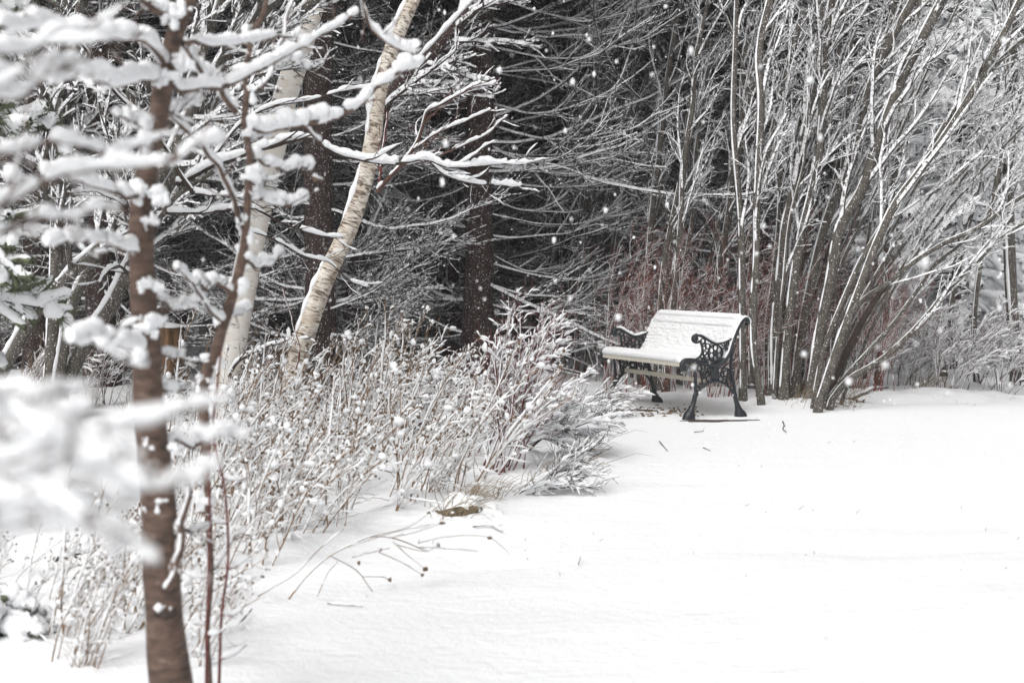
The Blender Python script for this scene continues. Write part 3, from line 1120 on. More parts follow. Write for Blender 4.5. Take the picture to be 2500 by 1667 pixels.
alders = [
    ('winding grey alder stem rising just behind the right end of the bench', [(1861, 989), (1842, 880), (1839, 750), (1846, 621), (1846, 550), (1850, 429), (1857, 250), (1852, 140), (1862, 70), (1880, 0), (1890, -60)], 12.0, (19, 20), 9, (.7, 1.4)),
    ('thin straight alder stem showing between the bench back and the winding alder', [(1814, 979), (1812, 800), (1808, 550), (1790, 300), (1795, 100), (1800, -60)], 12.25, (20, 13), 8, (.6, 1.3)),
    ('tall upright alder stem forking near the top, third right of the bench', [(1893, 961), (1893, 800), (1907, 657), (1918, 550), (1939, 464), (1965, 330), (2000, 178), (2018, 71), (2032, 0), (2040, -60)], 12.6, (31, 24), 11, (.8, 1.6)),
    ('dark alder stem tight beside the forking upright alder', [(1911, 971), (1921, 836), (1936, 693), (1961, 550), (1979, 480), (1995, 400), (2006, 300), (2010, 150), (1998, 0), (1995, -60)], 12.4, (26, 20), 9, (.7, 1.5)),
    ('alder stem with left leaning snow stripe in the middle of the clump', [(1939, 954), (1950, 854), (1979, 693), (2014, 550), (2057, 428), (2082, 357), (2136, 178), (2190, 70), (2229, 0), (2260, -60)], 12.8, (27, 22), 12, (.8, 1.7)),
    ('stout grey alder stem leaning right with a clean snow edge', [(1979, 961), (1996, 836), (2025, 693), (2054, 550), (2100, 470), (2146, 339), (2207, 178), (2258, 80), (2300, 0), (2330, -60)], 12.4, (30, 27), 12, (.8, 1.7)),
    ('reddish footed alder stem leaning far right at the front of the clump', [(1993, 1003), (2036, 871), (2089, 728), (2143, 586), (2190, 490), (2243, 421), (2314, 321), (2368, 232), (2430, 120), (2480, 20), (2520, -60)], 11.6, (23, 17), 13, (.8, 1.7)),
    ('low sprawling alder stem sweeping right under all the others', [(2021, 989), (2071, 928), (2136, 889), (2243, 793), (2321, 700), (2393, 629), (2440, 585), (2540, 520)], (11.8, 11.5), (18, 8), 9, (.5, 1.2)),
    ('second lowest sprawling stem sweeping right from the clump foot', [(2016, 985), (2060, 925), (2125, 853), (2179, 793), (2243, 703), (2286, 643), (2340, 600), (2420, 520)], (12.0, 11.8), (15, 6), 8, (.5, 1.2)),
    ('slim snowy stem arching right halfway up the sprawling clump', [(2008, 975), (2050, 860), (2100, 739), (2171, 689), (2232, 639), (2307, 593), (2386, 557), (2480, 490), (2580, 430)], (11.9, 11.6), (15, 9), 9, (.6, 1.3)),
    ('slender alder stem curving up between the stout and reddish footed ones', [(1985, 990), (2010, 860), (2060, 730), (2100, 640), (2160, 540), (2250, 400), (2330, 270), (2420, 170), (2510, 90), (2560, 60)], 11.9, (15, 12), 12, (.7, 1.5)),
]
for i, (lab, path, Z, wpx, nb, bl) in enumerate(alders):
    wpx = (wpx[0] * .97, wpx[1] * .97)
    nb = int(nb * .7)
    stem_tree('alder_tree', lab, path, Z, wpx, nb, bl, seed=400 + i, snow=.0095, twigs=5)
# the black broken stem in the clump
pts, rad = limb([(2062, 870), (2107, 782), (2150, 715), (2172, 690)], (12.1, 12.0), (20, 12), 14)
g = Geo()
pts2 = np.concatenate([G(2010, 975)[None] - [0, 0, .05], pts])
rad2 = np.concatenate([[rad[0]], rad])
rad2[-1] *= .3
g.tube(pts2[None], rad2, 8, 0)
t = thing('dead_stem', 'black broken dead stem leaning inside the alder clump', 'tree', pts2[0])
g.build('trunk', ['dark'], t, pts2[0])
g = Geo()
snow_on(g, pts2[None], rad2[None] * .7, .012, 0, 7, .1, 3, .4)
g.build('snow_cover', ['snow'], t, pts2[0])

# thinner stems behind and left of the bench
nth = {}
for i in range(30):
    bx = np.interp(i, [0, 20, 29], [1330, 1800, 2150]) + rng.uniform(-11, 11)
    Z = rng.uniform(12.9, 14.8) if bx > 1560 else rng.uniform(15, 17.5)
    py0 = 645 + F * CAM_H / Z
    lean = rng.uniform(30, 210)
    top = rng.uniform(-60, 120) if rng.random() < .75 else rng.uniform(150, 400)
    w0 = rng.uniform(9, 21) * (1 if bx > 1560 else .75)
    n = 7
    tt = np.linspace(0, 1, n)
    path = [(bx + lean * t_ ** 1.3 + rng.uniform(-9, 9), py0 + (top - py0) * t_) for t_ in tt]
    path[0] = (bx, py0)
    zn = 'left of the bench' if bx < 1480 else 'behind the bench back' if bx < 1800 else 'behind the alder clump'
    nth[zn] = nth.get(zn, -1) + 1
    kind_ = ('short ' if top > 140 else '') + ('strongly leaning ' if lean > 140 else 'nearly upright ' if lean < 75 else 'leaning ')
    stem_tree('alder_tree', kind_ + 'slim stem, ' + ORD[nth[zn]] + ' from left, in thicket ' + zn, path, Z, (w0, w0 * .65), 6 if bx > 1560 else 4, (.6, 1.5), seed=450 + i, snow=.0055, twigs=5,
              group='slim stems in the thicket behind the bench', stem_snow=.45)
for i in range(14):
    bx = 1865 + i * 14 + rng.uniform(-8, 8)
    Z = rng.uniform(12.0, 13.6)
    py0 = 645 + F * CAM_H / Z
    lean = 60 + i * 40 + rng.uniform(-25, 25)
    top = rng.uniform(-60, 150) if i < 9 else rng.uniform(60, 330)
    tt = np.linspace(0, 1, 7)
    path = [(bx + lean * t_ ** 1.35 + rng.uniform(-9, 9), py0 + (top - py0) * t_) for t_ in tt]
    path[0] = (bx, py0)
    stem_tree('alder_tree', 'thin rod like alder shoot, ' + ORD[i] + ' from left among the stout stems of the clump', path, Z, (rng.uniform(8, 12), 5), 7, (.5, 1.3), seed=520 + i, snow=.011, twigs=5, group='thin shoots of the alder clump', stem_snow=.6)
# hazy trunks near the right edge
stem_tree('grey_tree', 'upright grey trunk at the right edge rising from snowy brush', [(2484, 930), (2474, 800), (2464, 600), (2462, 400), (2470, 200), (2480, -60)], gdepth(930), (30, 24), 12, (.8, 1.8), seed=480, side=(0, -.3, .0), snow=.016)
stem_tree('grey_tree', 'thin grey stem left of the upright trunk at the right edge', [(2385, 935), (2378, 800), (2400, 600), (2440, 400), (2455, 200), (2470, -60)], 14.4, (14, 10), 11, (.7, 1.6), seed=481, snow=.016)
stem_tree('grey_tree', 'grey stem crossing high at the upper right corner', [(2300, 940), (2330, 700), (2400, 400), (2455, 150), (2500, -40)], 15.2, (17, 12), 13, (.9, 1.9), seed=482, snow=.02)

# ================================================================ left woodland: leaning stems, upper trunks, birches
stem_tree('leaning_tree', 'long snow topped trunk leaning right from the left edge up past the brown sapling', [(-62, 1025), (0, 918), (89, 764), (179, 664), (279, 571), (386, 440), (457, 300), (489, 236), (536, 171), (579, 100), (629, 46), (690, -20), (740, -70)], (10.9, 10.0), (30, 26), 16, (.5, 1.3), barkm='alder', seed=500, snow=.024, twigs=8, ang=(25, 70), side=(.3, -.3, 0), stem_snow=.75, stripe=2.2)
stem_tree('leaning_tree', 'slim snow striped trunk leaning right, second from the left edge', [(128, 1017), (154, 871), (171, 771), (200, 693), (232, 636), (290, 540), (350, 430), (400, 330), (470, 190), (520, 60), (560, -50)], (11.2, 10.4), (24, 17), 12, (.5, 1.2), barkm='alder', seed=501, snow=.022, twigs=8, ang=(25, 70), side=(.3, -.3, 0), stem_snow=.75, stripe=2.2)
stem_tree('leaning_tree', 'dark trunk with a snow stripe leaning right out of the brush left of the stump', [(120, 1010), (172, 910), (214, 830), (271, 750), (318, 654), (360, 560), (420, 440), (470, 370), (530, 300), (600, 180), (680, 70), (760, 10), (820, -50)], (11.3, 10.6), (38, 20), 14, (.5, 1.2), barkm='alder', seed=502, snow=.022, twigs=8, ang=(25, 70), side=(.3, -.3, 0), stem_snow=.75, stripe=2.2)
stem_tree('grey_tree', 'left of two thick pale grey trunks at the upper left', [(120, 960), (135, 700), (140, 480), (146, 250), (160, 60), (170, -60)], 11.6, (34, 28), 12, (.7, 1.5), seed=503, snow=.028, side=(0, -.5, 0), ang=(40, 80), twigs=8)
stem_tree('grey_tree', 'right of two thick pale grey trunks at the upper left', [(150, 955), (158, 700), (166, 400), (178, 160), (198, 20), (210, -60)], 11.9, (32, 27), 12, (.7, 1.5), seed=504, snow=.028, side=(0, -.5, 0), ang=(40, 80), twigs=8)
stem_tree('leaning_tree', 'reddish brown trunk with a thick snow load leaning to upper right behind the tan birch', [(712, 960), (745, 850), (800, 690), (862, 540), (900, 430), (918, 320), (957, 225), (1046, 140), (1110, 70), (1180, -5), (1230, -60)], (11.6, 11.0), (34, 30), 12, (.5, 1.2), barkm='spruce', seed=505, snow=.02, twigs=7, ang=(30, 70), stem_snow=.85, stripe=2.0, t0=.62, stripe_from=68)


def birch(label, path, Z, wpx, matn, seed, snow_amt):
    global rng
    old = rng
    rng = np.random.default_rng(seed)
    K = 70
    pts, rad = limb(path, Z, wpx, K)
    rad = rad * (1 + .08 * (smooth_noise(1, K, 5)[0] - .5))
    pts[0, 2] = float(ground_z(pts[0, 0], pts[0, 1])) - .08
    o = pts[0].copy()
    root = thing('birch_tree', label, 'tree', o)
    g = Geo()
    g.tube(pts[None], rad, 22, 0, ref=np.array([0.2, -1., .1]) / 1.025)
    tr = g.build('trunk', [matn], root, o)
    s = Geo()
    p2 = catmull(pts, 220)
    r2 = np.interp(np.linspace(0, 1, 220), np.linspace(0, 1, K), rad)
    T, U, V = frames(p2[None])
    nz = smooth_noise(1, 220, 5)[0]
    gate = np.clip((smooth_noise(1, 220, 10)[0] - .2) / .25, .05, 1)
    a = snow_amt * (.3 + nz) * gate
    cpt = p2 + V[0] * (r2 * .96)[:, None]
    s.tube(cpt[None, 6:], .01, 8, 0, flat=((a * 1.3 + .004)[None, 6:] * gate[None, 6:], (a)[None, 6:]))
    s.build('snow_cover', ['snow_bench'], tr, o)
    rng = old
    return root, pts, rad, o


def add_branch(root, o, path, Z, wpx, snow, barkm='fine', ntw=8, twl=(.1, .35), K=34, twsnow=.42, jit=.01, name='branch', side=None, ang=(25, 60), sub=3, gaps=.10, up=.06, twig_curve=(.02, 0, .03)):
    """a photo-traced branch: bark with twigs, plus a child ridge of snow"""
    pts, rad = limb(path, Z, wpx, K, jit)
    b = Geo()
    b.tube(pts[None], rad, 8, 0)
    s = Geo()
    snow *= .86
    pf = catmull(pts, K * 3)
    rf = np.interp(np.linspace(0, 1, K * 3), np.linspace(0, 1, K), rad)
    snow_on(s, pf[None], rf[None], snow, 0, 10, gaps, 6, .2)
    if ntw:
        c2, r2 = children(pts[None], rad[None], ntw, .15, .99, twl, ang, up, .6, 9, .13, twig_curve, .5, .0014, side=side, tipr=.4, lfall=.3)
        b.tube(c2, r2, 6, 0)
        snow_on(s, c2[::2], r2[::2], snow * twsnow, 0, 7, .2, 2.2, .15)
        if sub:
            c3, r3 = children(c2, r2, max(1, sub - 1), .2, .98, (twl[0] * .35, twl[1] * .5), (25, 60), .03, .7, 6, .13, (0, 0, .02), .6, .0011, tipr=.5)
            b.tube(c3, r3, 5, 0)
            snow_on(s, c3[::3], r3[::3], snow * twsnow * .6, 0, 6, .35, 2, .15)
    ob = b.build(name, [barkm], root, o)
    s.build('snow_cover', ['snow'], ob, o)
    return pts, rad


r1, pt1, rd1, o1 = birch('big smooth white birch trunk leaning right behind the brown sapling', [(528, 1000), (548, 930), (585, 750), (614, 600), (640, 480), (672, 340), (705, 210), (740, 100), (768, 0), (785, -70)], 11.4, (66, 54), 'birch', 600, .012)
add_branch(r1, o1, [(560, 920), (580, 885), (640, 850), (700, 832), (760, 825)], (10.6, 10.2), (9, 4), .035, 'dark', 9, (.12, .35))
add_branch(r1, o1, [(742, 90), (700, 130), (650, 60), (620, -20)], (11.2, 10.6), (14, 9), .03, 'dark', 7, (.2, .5))
add_branch(r1, o1, [(715, 75), (690, 60), (740, 20), (800, -40)], (11.2, 11), (14, 10), .025, 'dark', 6, (.2, .5))

r2_, pt2, rd2, o2 = birch('slender tan birch trunk with peeling bark leaning right in mid picture', [(672, 1055), (690, 1010), (735, 850), (790, 690), (850, 560), (890, 440), (912, 330), (922, 240), (950, 140), (985, 50), (1018, -20), (1040, -70)], 10.3, (52, 34), 'birch2', 601, .022)
add_branch(r2_, o2, [(922, 468), (945, 440), (986, 393), (1021, 339), (1035, 300), (1046, 271), (1075, 257), (1118, 232), (1164, 211), (1218, 207)], (10.1, 9.6), (13, 4), .034, 'fine', 10, (.15, .45), ang=(20, 45))
add_branch(r2_, o2, [(924, 462), (930, 400), (940, 330), (946, 272)], (10.1, 10), (8, 4), .012, 'red', 6, (.1, .3))
add_branch(r2_, o2, [(1010, 365), (1060, 330), (1100, 310), (1150, 290), (1200, 265)], (9.8, 9.4), (6, 3), .026, 'fine', 9, (.12, .32), ang=(20, 45))
add_branch(r2_, o2, [(1030, 395), (1080, 375), (1140, 350), (1190, 325), (1240, 280)], (9.8, 9.2), (6, 3), .024, 'fine', 9, (.12, .3), ang=(20, 45))
add_branch(r2_, o2, [(720, 905), (730, 860), (715, 790), (690, 700)], (10.1, 10), (5, 2), .010, 'red', 6, (.1, .25))

# snowy fan branch reaching left to right low across the tan birch
t = thing('young_tree', 'young tree with long snow laden branch bowing across both birches', 'tree', (0, 0, 0))
pts, rad = limb([(356, 1190), (354, 1050), (350, 900), (348, 750), (362, 600), (430, 480), (520, 420)], 7.6, (17, 12), 30)
pts[0, 2] = float(ground_z(pts[0, 0], pts[0, 1])) - .05
t.location = pts[0]
g = Geo()
g.tube(pts[None], rad, 10, 0)
g.build('trunk', ['alder'], t, pts[0])
add_branch(t, pts[0], [(430, 450), (520, 405), (614, 371), (660, 356), (718, 341), (754, 337), (790, 358), (829, 379), (896, 393), (968, 402), (1046, 391), (1082, 405), (1150, 404), (1214, 400), (1289, 393)], (7.6, 8.0), (16, 4), .048, 'dark', 14, (.12, .42), K=70, twsnow=.75)
add_branch(t, pts[0], [(1050, 395), (1085, 425), (1130, 440), (1180, 450), (1230, 452), (1280, 455)], (8, 8.1), (6, 3), .036, 'dark', 9, (.1, .28))
add_branch(t, pts[0], [(400, 520), (500, 518), (600, 505), (690, 545), (770, 570), (840, 582)], (7.6, 8.0), (10, 3), .034, 'dark', 11, (.12, .4))
add_branch(t, pts[0], [(600, 560), (680, 590), (740, 625), (800, 640), (860, 690), (900, 700)], (7.8, 8.2), (6, 3), .032, 'dark', 10, (.12, .36))
add_branch(t, pts[0], [(470, 470), (560, 480), (620, 485), (700, 478)], (7.5, 7.6), (9, 4), .034, 'dark', 8, (.12, .35))
add_branch(t, pts[0], [(352, 610), (335, 560), (300, 500), (240, 470), (170, 470)], (7.6, 7.4), (11, 4), .034, 'dark', 10, (.15, .4))
add_branch(t, pts[0], [(335, 690), (310, 660), (280, 650), (240, 690)], (7.6, 7.2), (9, 4), .034, 'dark', 9, (.15, .4))
add_branch(t, pts[0], [(480, 460), (560, 330), (640, 270), (760, 245), (850, 220), (930, 215)], (7.6, 8.2), (10, 4), .028, 'dark', 6, (.1, .3))
add_branch(t, pts[0], [(470, 470), (380, 330), (270, 210), (200, 110), (120, 40)], (7.5, 7.0), (12, 6), .034, 'dark', 8, (.15, .4))

# ================================================================ the brown sapling close by and its neighbour
def plain_tree(name, label, path, Z, wpx, barkm, K=60, bumps=.06):
    pts, rad = limb(path, Z, wpx, K)
    rad = rad * (1 + bumps * (smooth_noise(1, K, 3)[0] - .5) * 2)
    o = pts[0].copy()
    root = thing(name, label, 'tree', o)
    g = Geo()
    g.tube(pts[None], rad, 16, 0)
    tr = g.build('trunk', [barkm], root, o)
    return root, o, pts, rad, tr


zA = 3.4
root, o, pts, rad, tr = plain_tree('sapling_tree', 'brown barked sapling trunk rising full height in the left foreground', [(434, 1872), (428, 1760), (418, 1667), (409, 1600), (401, 1500), (394, 1390), (391, 1290), (383, 1180), (372, 1080), (362, 975), (358, 850), (349, 700), (344, 550), (348, 480), (357, 430), (371, 357), (385, 300), (397, 214), (420, 107), (459, 0), (490, -80)], zA, (108, 36), 'young', 110)
# fork stub, knots and clots of stuck snow
add_branch(root, o, [(405, 1440), (432, 1370), (440, 1300), (455, 1220), (462, 1150)], (3.36, 3.4), (28, 18), .010, 'young', 0)
ks = []
for px, py, r_ in ((420, 385, 16), (388, 470, 24), (372, 395, 18), (440, 150, 26), (395, 190, 20), (368, 540, 16), (366, 690, 20), (385, 705, 14), (362, 790, 26), (425, 1095, 16), (402, 1490, 24), (375, 1235, 20), (430, 30, 22), (350, 480, 26), (415, 55, 18), (356, 1080, 20), (405, 330, 14), (352, 350, 22)):
    ks.append((*P(px, py, zA - .04), r_ * zA / F))
for kx, ky, kz, kr in ks:
    s = Geo()
    m_ = 7
    off = rng.normal(size=(m_, 3)) * kr * np.array([.55, .15, .45])
    s.blobs(np.array([kx, ky + .012, kz]) + off, kr * rng.uniform(.25, .7, (m_, 1)) * rng.uniform(.7, 1.3, (m_, 3)), 0, .34, 4)
    s.build('snow_clot', ['snow'], tr, o)
for px, py, r_ in ((405, 1500, 26), (398, 760, 14), (372, 560, 14), (428, 98, 12)):
    g = Geo()
    g.blobs(P(px, py, zA - .035), r_ * zA / F * np.array([[1, .5, .8]]), 0, .3, 2)
    g.build('knot', ['dark'], tr, o)
A = lambda p, w=(14, 6), sn=.030, Z=(3.4, 3.7), n=3, tl=(.05, .15), bm='young', **k: add_branch(root, o, p, Z, w, sn, bm, n, tl, **k)
A([(415, 212), (450, 220), (529, 214), (571, 200), (643, 168), (675, 148), (720, 120), (779, 89), (830, 60), (880, 30)], (16, 7), .036, (3.4, 4.0), 4, K=50)
A([(445, 103), (500, 110), (570, 112), (610, 103), (670, 90), (740, 95)], (12, 5), .030, (3.4, 3.9), 3)
A([(430, 60), (370, 20), (330, -20), (300, -60)], (22, 16), .034, (3.4, 3.2), 4)
A([(395, 190), (340, 195), (270, 205), (200, 190), (120, 205)], (16, 8), .050, (3.4, 2.7), 8)
A([(405, 165), (350, 100), (290, 92), (180, 90), (90, 70), (0, 70)], (15, 8), .046, (3.4, 2.6), 9)
A([(372, 330), (330, 300), (290, 285)], (10, 5), .040, (3.4, 3.1), 4)
A([(352, 480), (290, 470), (200, 440), (120, 430), (20, 445)], (13, 6), .040, (3.4, 2.8), 10)
A([(385, 275), (430, 268), (480, 255)], (12, 5), .034, (3.4, 3.5), 5)
A([(350, 700), (395, 735), (430, 755), (450, 745), (485, 755)], (9, 4), .032, (3.4, 3.6), 5)
A([(355, 850), (400, 868), (445, 865)], (10, 5), .028, (3.4, 3.5), 3)
A([(365, 940), (410, 955), (450, 950)], (10, 5), .034, (3.4, 3.5), 3)
A([(350, 850), (300, 850), (250, 830), (180, 835)], (12, 7), .045, (3.4, 2.6), 5)
A([(385, 1130), (420, 1080), (470, 1090), (520, 1070), (560, 1040)], (14, 6), .030, (3.4, 3.7), 8)
A([(395, 1300), (440, 1290), (480, 1300), (510, 1280)], (9, 4), .020, (3.4, 3.6), 6)
A([(342, 620), (280, 600), (200, 585), (110, 600)], (11, 5), .035, (3.4, 2.8), 7)

zB = 3.9
root, o, pts, rad, tr = plain_tree('sapling_tree', 'crooked reddish sapling with heavy snow clots right of the brown foreground trunk', [(505, 1840), (512, 1667), (506, 1552), (515, 1400), (508, 1250), (503, 1100), (497, 971), (500, 925), (525, 864), (543, 800), (568, 721), (593, 621), (601, 550), (606, 470), (611, 393), (603, 343), (596, 296), (603, 232), (597, 190), (608, 130), (614, 89), (640, 40), (660, -60)], zB, (13, 13, 13, 14, 18, 27, 29, 25, 21, 18, 15, 13, 9), 'young', 120)
s = Geo()
tt = np.sort(rng.uniform(.30, .93, 34))
pp = catmull(pts, 400)[(tt * 399).astype(int)]
s.blobs(pp + np.c_[rng.uniform(-.022, .016, 34), np.full(34, .004), rng.uniform(-.01, .01, 34)], rng.uniform(.007, .021, 34)[:, None] * rng.uniform(.6, 1.5, (34, 3)), 0, .3, 2)
s.build('snow_cover', ['snow'], tr, o, kind='stuff')
Bb = lambda p, w=(13, 5), sn=.034, Z=(3.9, 4.3), n=2, tl=(.05, .14), bm='young', **k: add_branch(root, o, p, Z, w, sn, bm, n, tl, **k)
Bb([(600, 314), (660, 318), (718, 311), (770, 300), (821, 286), (886, 250), (930, 205), (989, 171), (1040, 150)], (16, 6), .052, (3.9, 4.4), 4, K=50)
Bb([(575, 275), (536, 218), (503, 186), (475, 150), (446, 110)], (15, 10), .040, (3.9, 3.5), 5, K=40)
Bb([(595, 560), (564, 475), (543, 429), (507, 375), (464, 332), (430, 295), (414, 282)], (13, 8), .036, (3.9, 3.5), 6, K=40)
Bb([(602, 232), (640, 215), (660, 180), (664, 171), (686, 107), (700, 50), (714, 0), (730, -60)], (10, 7), .024, (3.9, 4.0), 5)
Bb([(690, -80), (770, -120), (840, -80), (886, -20), (893, 20), (905, 60), (940, 100), (970, 118), (1018, 130)], (14, 7), .040, (3.6, 3.8), 6, K=44)
Bb([(611, 380), (650, 400), (690, 412), (730, 408), (762, 412)], (9, 4), .040, (3.9, 4.1), 4)
Bb([(604, 490), (640, 490), (700, 503), (740, 487), (755, 480)], (9, 5), .042, (3.9, 4.1), 4)
Bb([(600, 640), (630, 652), (665, 640), (690, 622)], (10, 5), .036, (3.9, 4.1), 3)
Bb([(568, 720), (530, 690), (505, 705), (480, 690), (440, 660)], (14, 6), .036, (3.9, 3.7), 2)
Bb([(548, 790), (500, 740), (465, 690), (437, 655)], (9, 6), .034, (3.9, 3.6), 1)
Bb([(550, 780), (590, 765), (610, 757)], (9, 5), .036, (3.9, 4.1), 2)
Bb([(605, 345), (640, 335), (662, 330)], (8, 4), .04, (3.9, 4.1), 3)
Bb([(612, 430), (650, 440), (632, 470), (610, 480)], (7, 4), .03, (3.9, 4.0), 3)
Bb([(515, 1400), (560, 1330), (600, 1290)], (7, 3), .014, (3.9, 4.0), 4)
Bb([(664, 171), (690, 150), (720, 145), (757, 170)], (7, 4), .034, (4.0, 4.2), 3)
# two dark red shoots beside it
for i, (lab, path, w_) in enumerate((('straight dark red shoot rising beside the crooked sapling foot', [(500, 1830), (504, 1660), (506, 1552), (509, 1400), (512, 1250), (510, 1136), (520, 1030), (532, 930), (540, 850)], (9, 5)),
                                     ('curved dark red shoot right of the straight one at the sapling foot', [(528, 1830), (535, 1660), (543, 1480), (556, 1380), (553, 1245), (545, 1170), (530, 1110), (520, 1060)], (9, 5)))):
    root2, o_, p_, r_, t_ = plain_tree('shoot', lab, path, 3.75 + .1 * i, w_, 'red', 50)
    root2['category'] = 'sapling'
    for k in range(5):
        j = 14 + 7 * k
        e = p_[j] + np.array([rng.uniform(-.09, .09), rng.uniform(-.05, .05), rng.uniform(.0, .05)])
        b = Geo()
        q = catmull(np.array([p_[j], (p_[j] + e) / 2 + [0, 0, -.008], e]), 10)
        b.tube(q[None], np.linspace(.0035, .0015, 10), 6, 0)
        ob = b.build('branch', ['red'], root2, o_)
        s = Geo()
        snow_on(s, q[None], np.full((1, 10), .003), .018, 0, 7, .05, 3)
        s.build('snow_cover', ['snow'], ob, o_)

# ================================================================ very near branches, far out of focus on the left
def near_branch(label, specs):
    pts, rad = limb([(-420, 1900), (-380, 1200), (-330, 700), (-300, 200), (-280, -200)], 1.75, (80, 50), 30)
    o = pts[0].copy()
    root_ = thing('near_tree', label, 'tree', o)
    g = Geo()
    g.tube(pts[None], rad, 12, 0)
    g.build('trunk', ['young'], root_, o)
    for path, Z, wpx, sn, n, tl in specs:
        add_branch(root_, o, path, Z, wpx, sn, 'young', n, tl, twsnow=.8, gaps=.05)
    return root_


near_branch('blurred nearest tree at the left edge with snow loaded branches', [
    ([(-320, 560), (-150, 520), (0, 490), (80, 460), (143, 436), (230, 420), (321, 408), (428, 378), (500, 352), (553, 336)], (1.7, 1.9), (26, 9), .021, 9, (.04, .12)),
    ([(-320, 420), (-120, 385), (0, 372), (130, 350), (260, 372), (340, 350), (370, 330)], (1.7, 2.0), (22, 8), .019, 9, (.04, .12)),
    ([(-300, 260), (-100, 240), (40, 235), (140, 170), (230, 190)], (1.6, 1.9), (20, 8), .028, 8, (.05, .13)),
    ([(-300, 120), (-100, 110), (0, 130), (100, 110), (200, 85), (330, 90)], (1.6, 1.9), (20, 8), .026, 8, (.05, .13)),
    ([(-340, 640), (-100, 600), (0, 560), (90, 540), (200, 520), (300, 510)], (1.7, 2.0), (18, 7), .018, 8, (.05, .12)),
    ([(-370, 1020), (-160, 1060), (0, 1090), (130, 1080), (250, 1050), (370, 1040), (470, 1000)], (1.3, 1.12), (22, 9), .021, 9, (.04, .11)),
    ([(-380, 1160), (-150, 1190), (0, 1180), (120, 1150), (230, 1150), (330, 1190), (440, 1180), (500, 1175)], (1.25, 1.06), (22, 9), .023, 9, (.04, .11)),
    ([(-380, 1240), (-100, 1290), (60, 1270), (180, 1290), (260, 1300), (330, 1340), (400, 1365)], (1.25, 1.06), (20, 8), .020, 8, (.04, .11)),
    ([(-380, 1120), (-100, 1150), (40, 1130), (150, 1090), (240, 1120), (300, 1130)], (1.15, 1.02), (20, 8), .022, 8, (.04, .10)),
    ([(-380, 1210), (-100, 1240), (50, 1225), (140, 1230), (210, 1260)], (1.15, 1.0), (20, 8), .022, 8, (.04, .10)),
    ([(-380, 1040), (-120, 1040), (20, 1030), (110, 1045), (190, 1075)], (1.2, 1.05), (20, 8), .020, 8, (.04, .10)),
    ([(-380, 900), (-100, 940), (0, 960), (70, 950), (150, 1010), (240, 1000)], (1.35, 1.2), (20, 9), .018, 7, (.04, .09)),
    ([(60, 1200), (60, 1120), (80, 1040), (110, 980), (120, 930)], (1.2, 1.2), (14, 7), .010, 5, (.03, .08)),
    ([(330, 870), (360, 890), (300, 880), (240, 850)], (2.4, 2.3), (10, 6), .03, 3, (.04, .08)),
    ([(470, 1080), (540, 1070), (600, 1065)], (1.5, 1.5), (9, 5), .02, 3, (.03, .06)),
])


# ================================================================ stump
def make_stump():
    c = P(410, 980, 11.6)
    base = np.array([c[0], c[1], float(ground_z(c[0], c[1])) - .05])
    ztop = P(410, 800, 11.6)[2]
    root_ = thing('tree_stump', 'short rotten tree stump with bare orange wood and a cap of snow', 'stump', base)
    g = Geo()
    K, S = 16, 28
    th = np.arange(S) / S * 2 * math.pi
    zz = np.linspace(base[2], ztop, K)
    V = []
    for k, z in enumerate(zz):
        f = k / (K - 1)
        rr = .112 + .05 * np.exp(-f * 6) + .012 * np.sin(th * 5 + f * 3) + .010 * np.sin(th * 11 + 2) * (1 + f)
        zj = z + (f > .95) * .018 * np.sin(th * 7)
        V.append(np.stack([base[0] + rr * np.cos(th), base[1] + rr * np.sin(th), zj * np.ones(S)], -1))
    V = np.concatenate(V)
    k = np.arange(K - 1)[:, None] * S
    j = np.arange(S)[None]
    q = np.stack([k + j, k + (j + 1) % S, k + S + (j + 1) % S, k + S + j], -1).reshape(-1, 4)
    g.add(V, q, 0)
    g.blobs([[base[0], base[1], ztop - .01]], np.array([[.11, .11, .02]]), 0, .1, 2)
    g.build('wood', ['stump'], root_, base)
    b = Geo()
    for a0, a1, h0, h1 in ((-.9, .6, 0, .62), (.5, 2.6, 0, .9), (2.5, 4.2, 0, .45)):
        n = 10
        aa = np.linspace(a0, a1, n)
        hh = h1 + .1 * np.sin(aa * 9)
        Vb = []
        for r_ in (.121, .138):
            for f in np.linspace(0, 1, 6):
                rr = r_ + .05 * np.exp(-f * h1 * 6) + .006 * np.sin(aa * 17 + f * 9)
                Vb.append(np.stack([base[0] + rr * np.cos(aa), base[1] + rr * np.sin(aa), base[2] + (ztop - base[2]) * hh * f], -1))
        Vb = np.concatenate(Vb)
        q = []
        for l in range(2):
            for f in range(5):
                for i in range(n - 1):
                    a = l * 6 * n + f * n + i
                    q.append([a, a + 1, a + n + 1, a + n])
        for i in range(n - 1):
            a = 5 * n + i
            q.append([a, a + 1, a + 6 * n + 1, a + 6 * n])
        b.add(Vb, q, 0)
    b.build('bark', ['alder'], root_, base)
    s = Geo()
    s.blobs([[base[0], base[1], ztop + .018]], np.array([[.122, .122, .028]]), 0, .10, 4)
    s.build('snow_cap', ['snow'], root_, base)


make_stump()


# ================================================================ dried flower stalks in the verge
def weed_zone(px, py):
    if py > 1325:
        return 'in the lower left beside the brown trunk' if px < 400 else 'at the verge edge right of the crooked sapling'
    if py > 1180:
        return 'in the thick of the verge, nearer rows' if px < 720 else 'at the verge edge behind the arching stalk'
    return 'behind the crooked sapling' if px < 620 else 'in front of the tan birch' if px < 860 else 'between the tan birch and the shrubs'


def weed_tag(r, px, py):
    z = weed_zone(px, py)
    r['label'] = 'dry flower stalk with snowy heads ' + z
    r['group'] = 'dry flower stalks ' + z


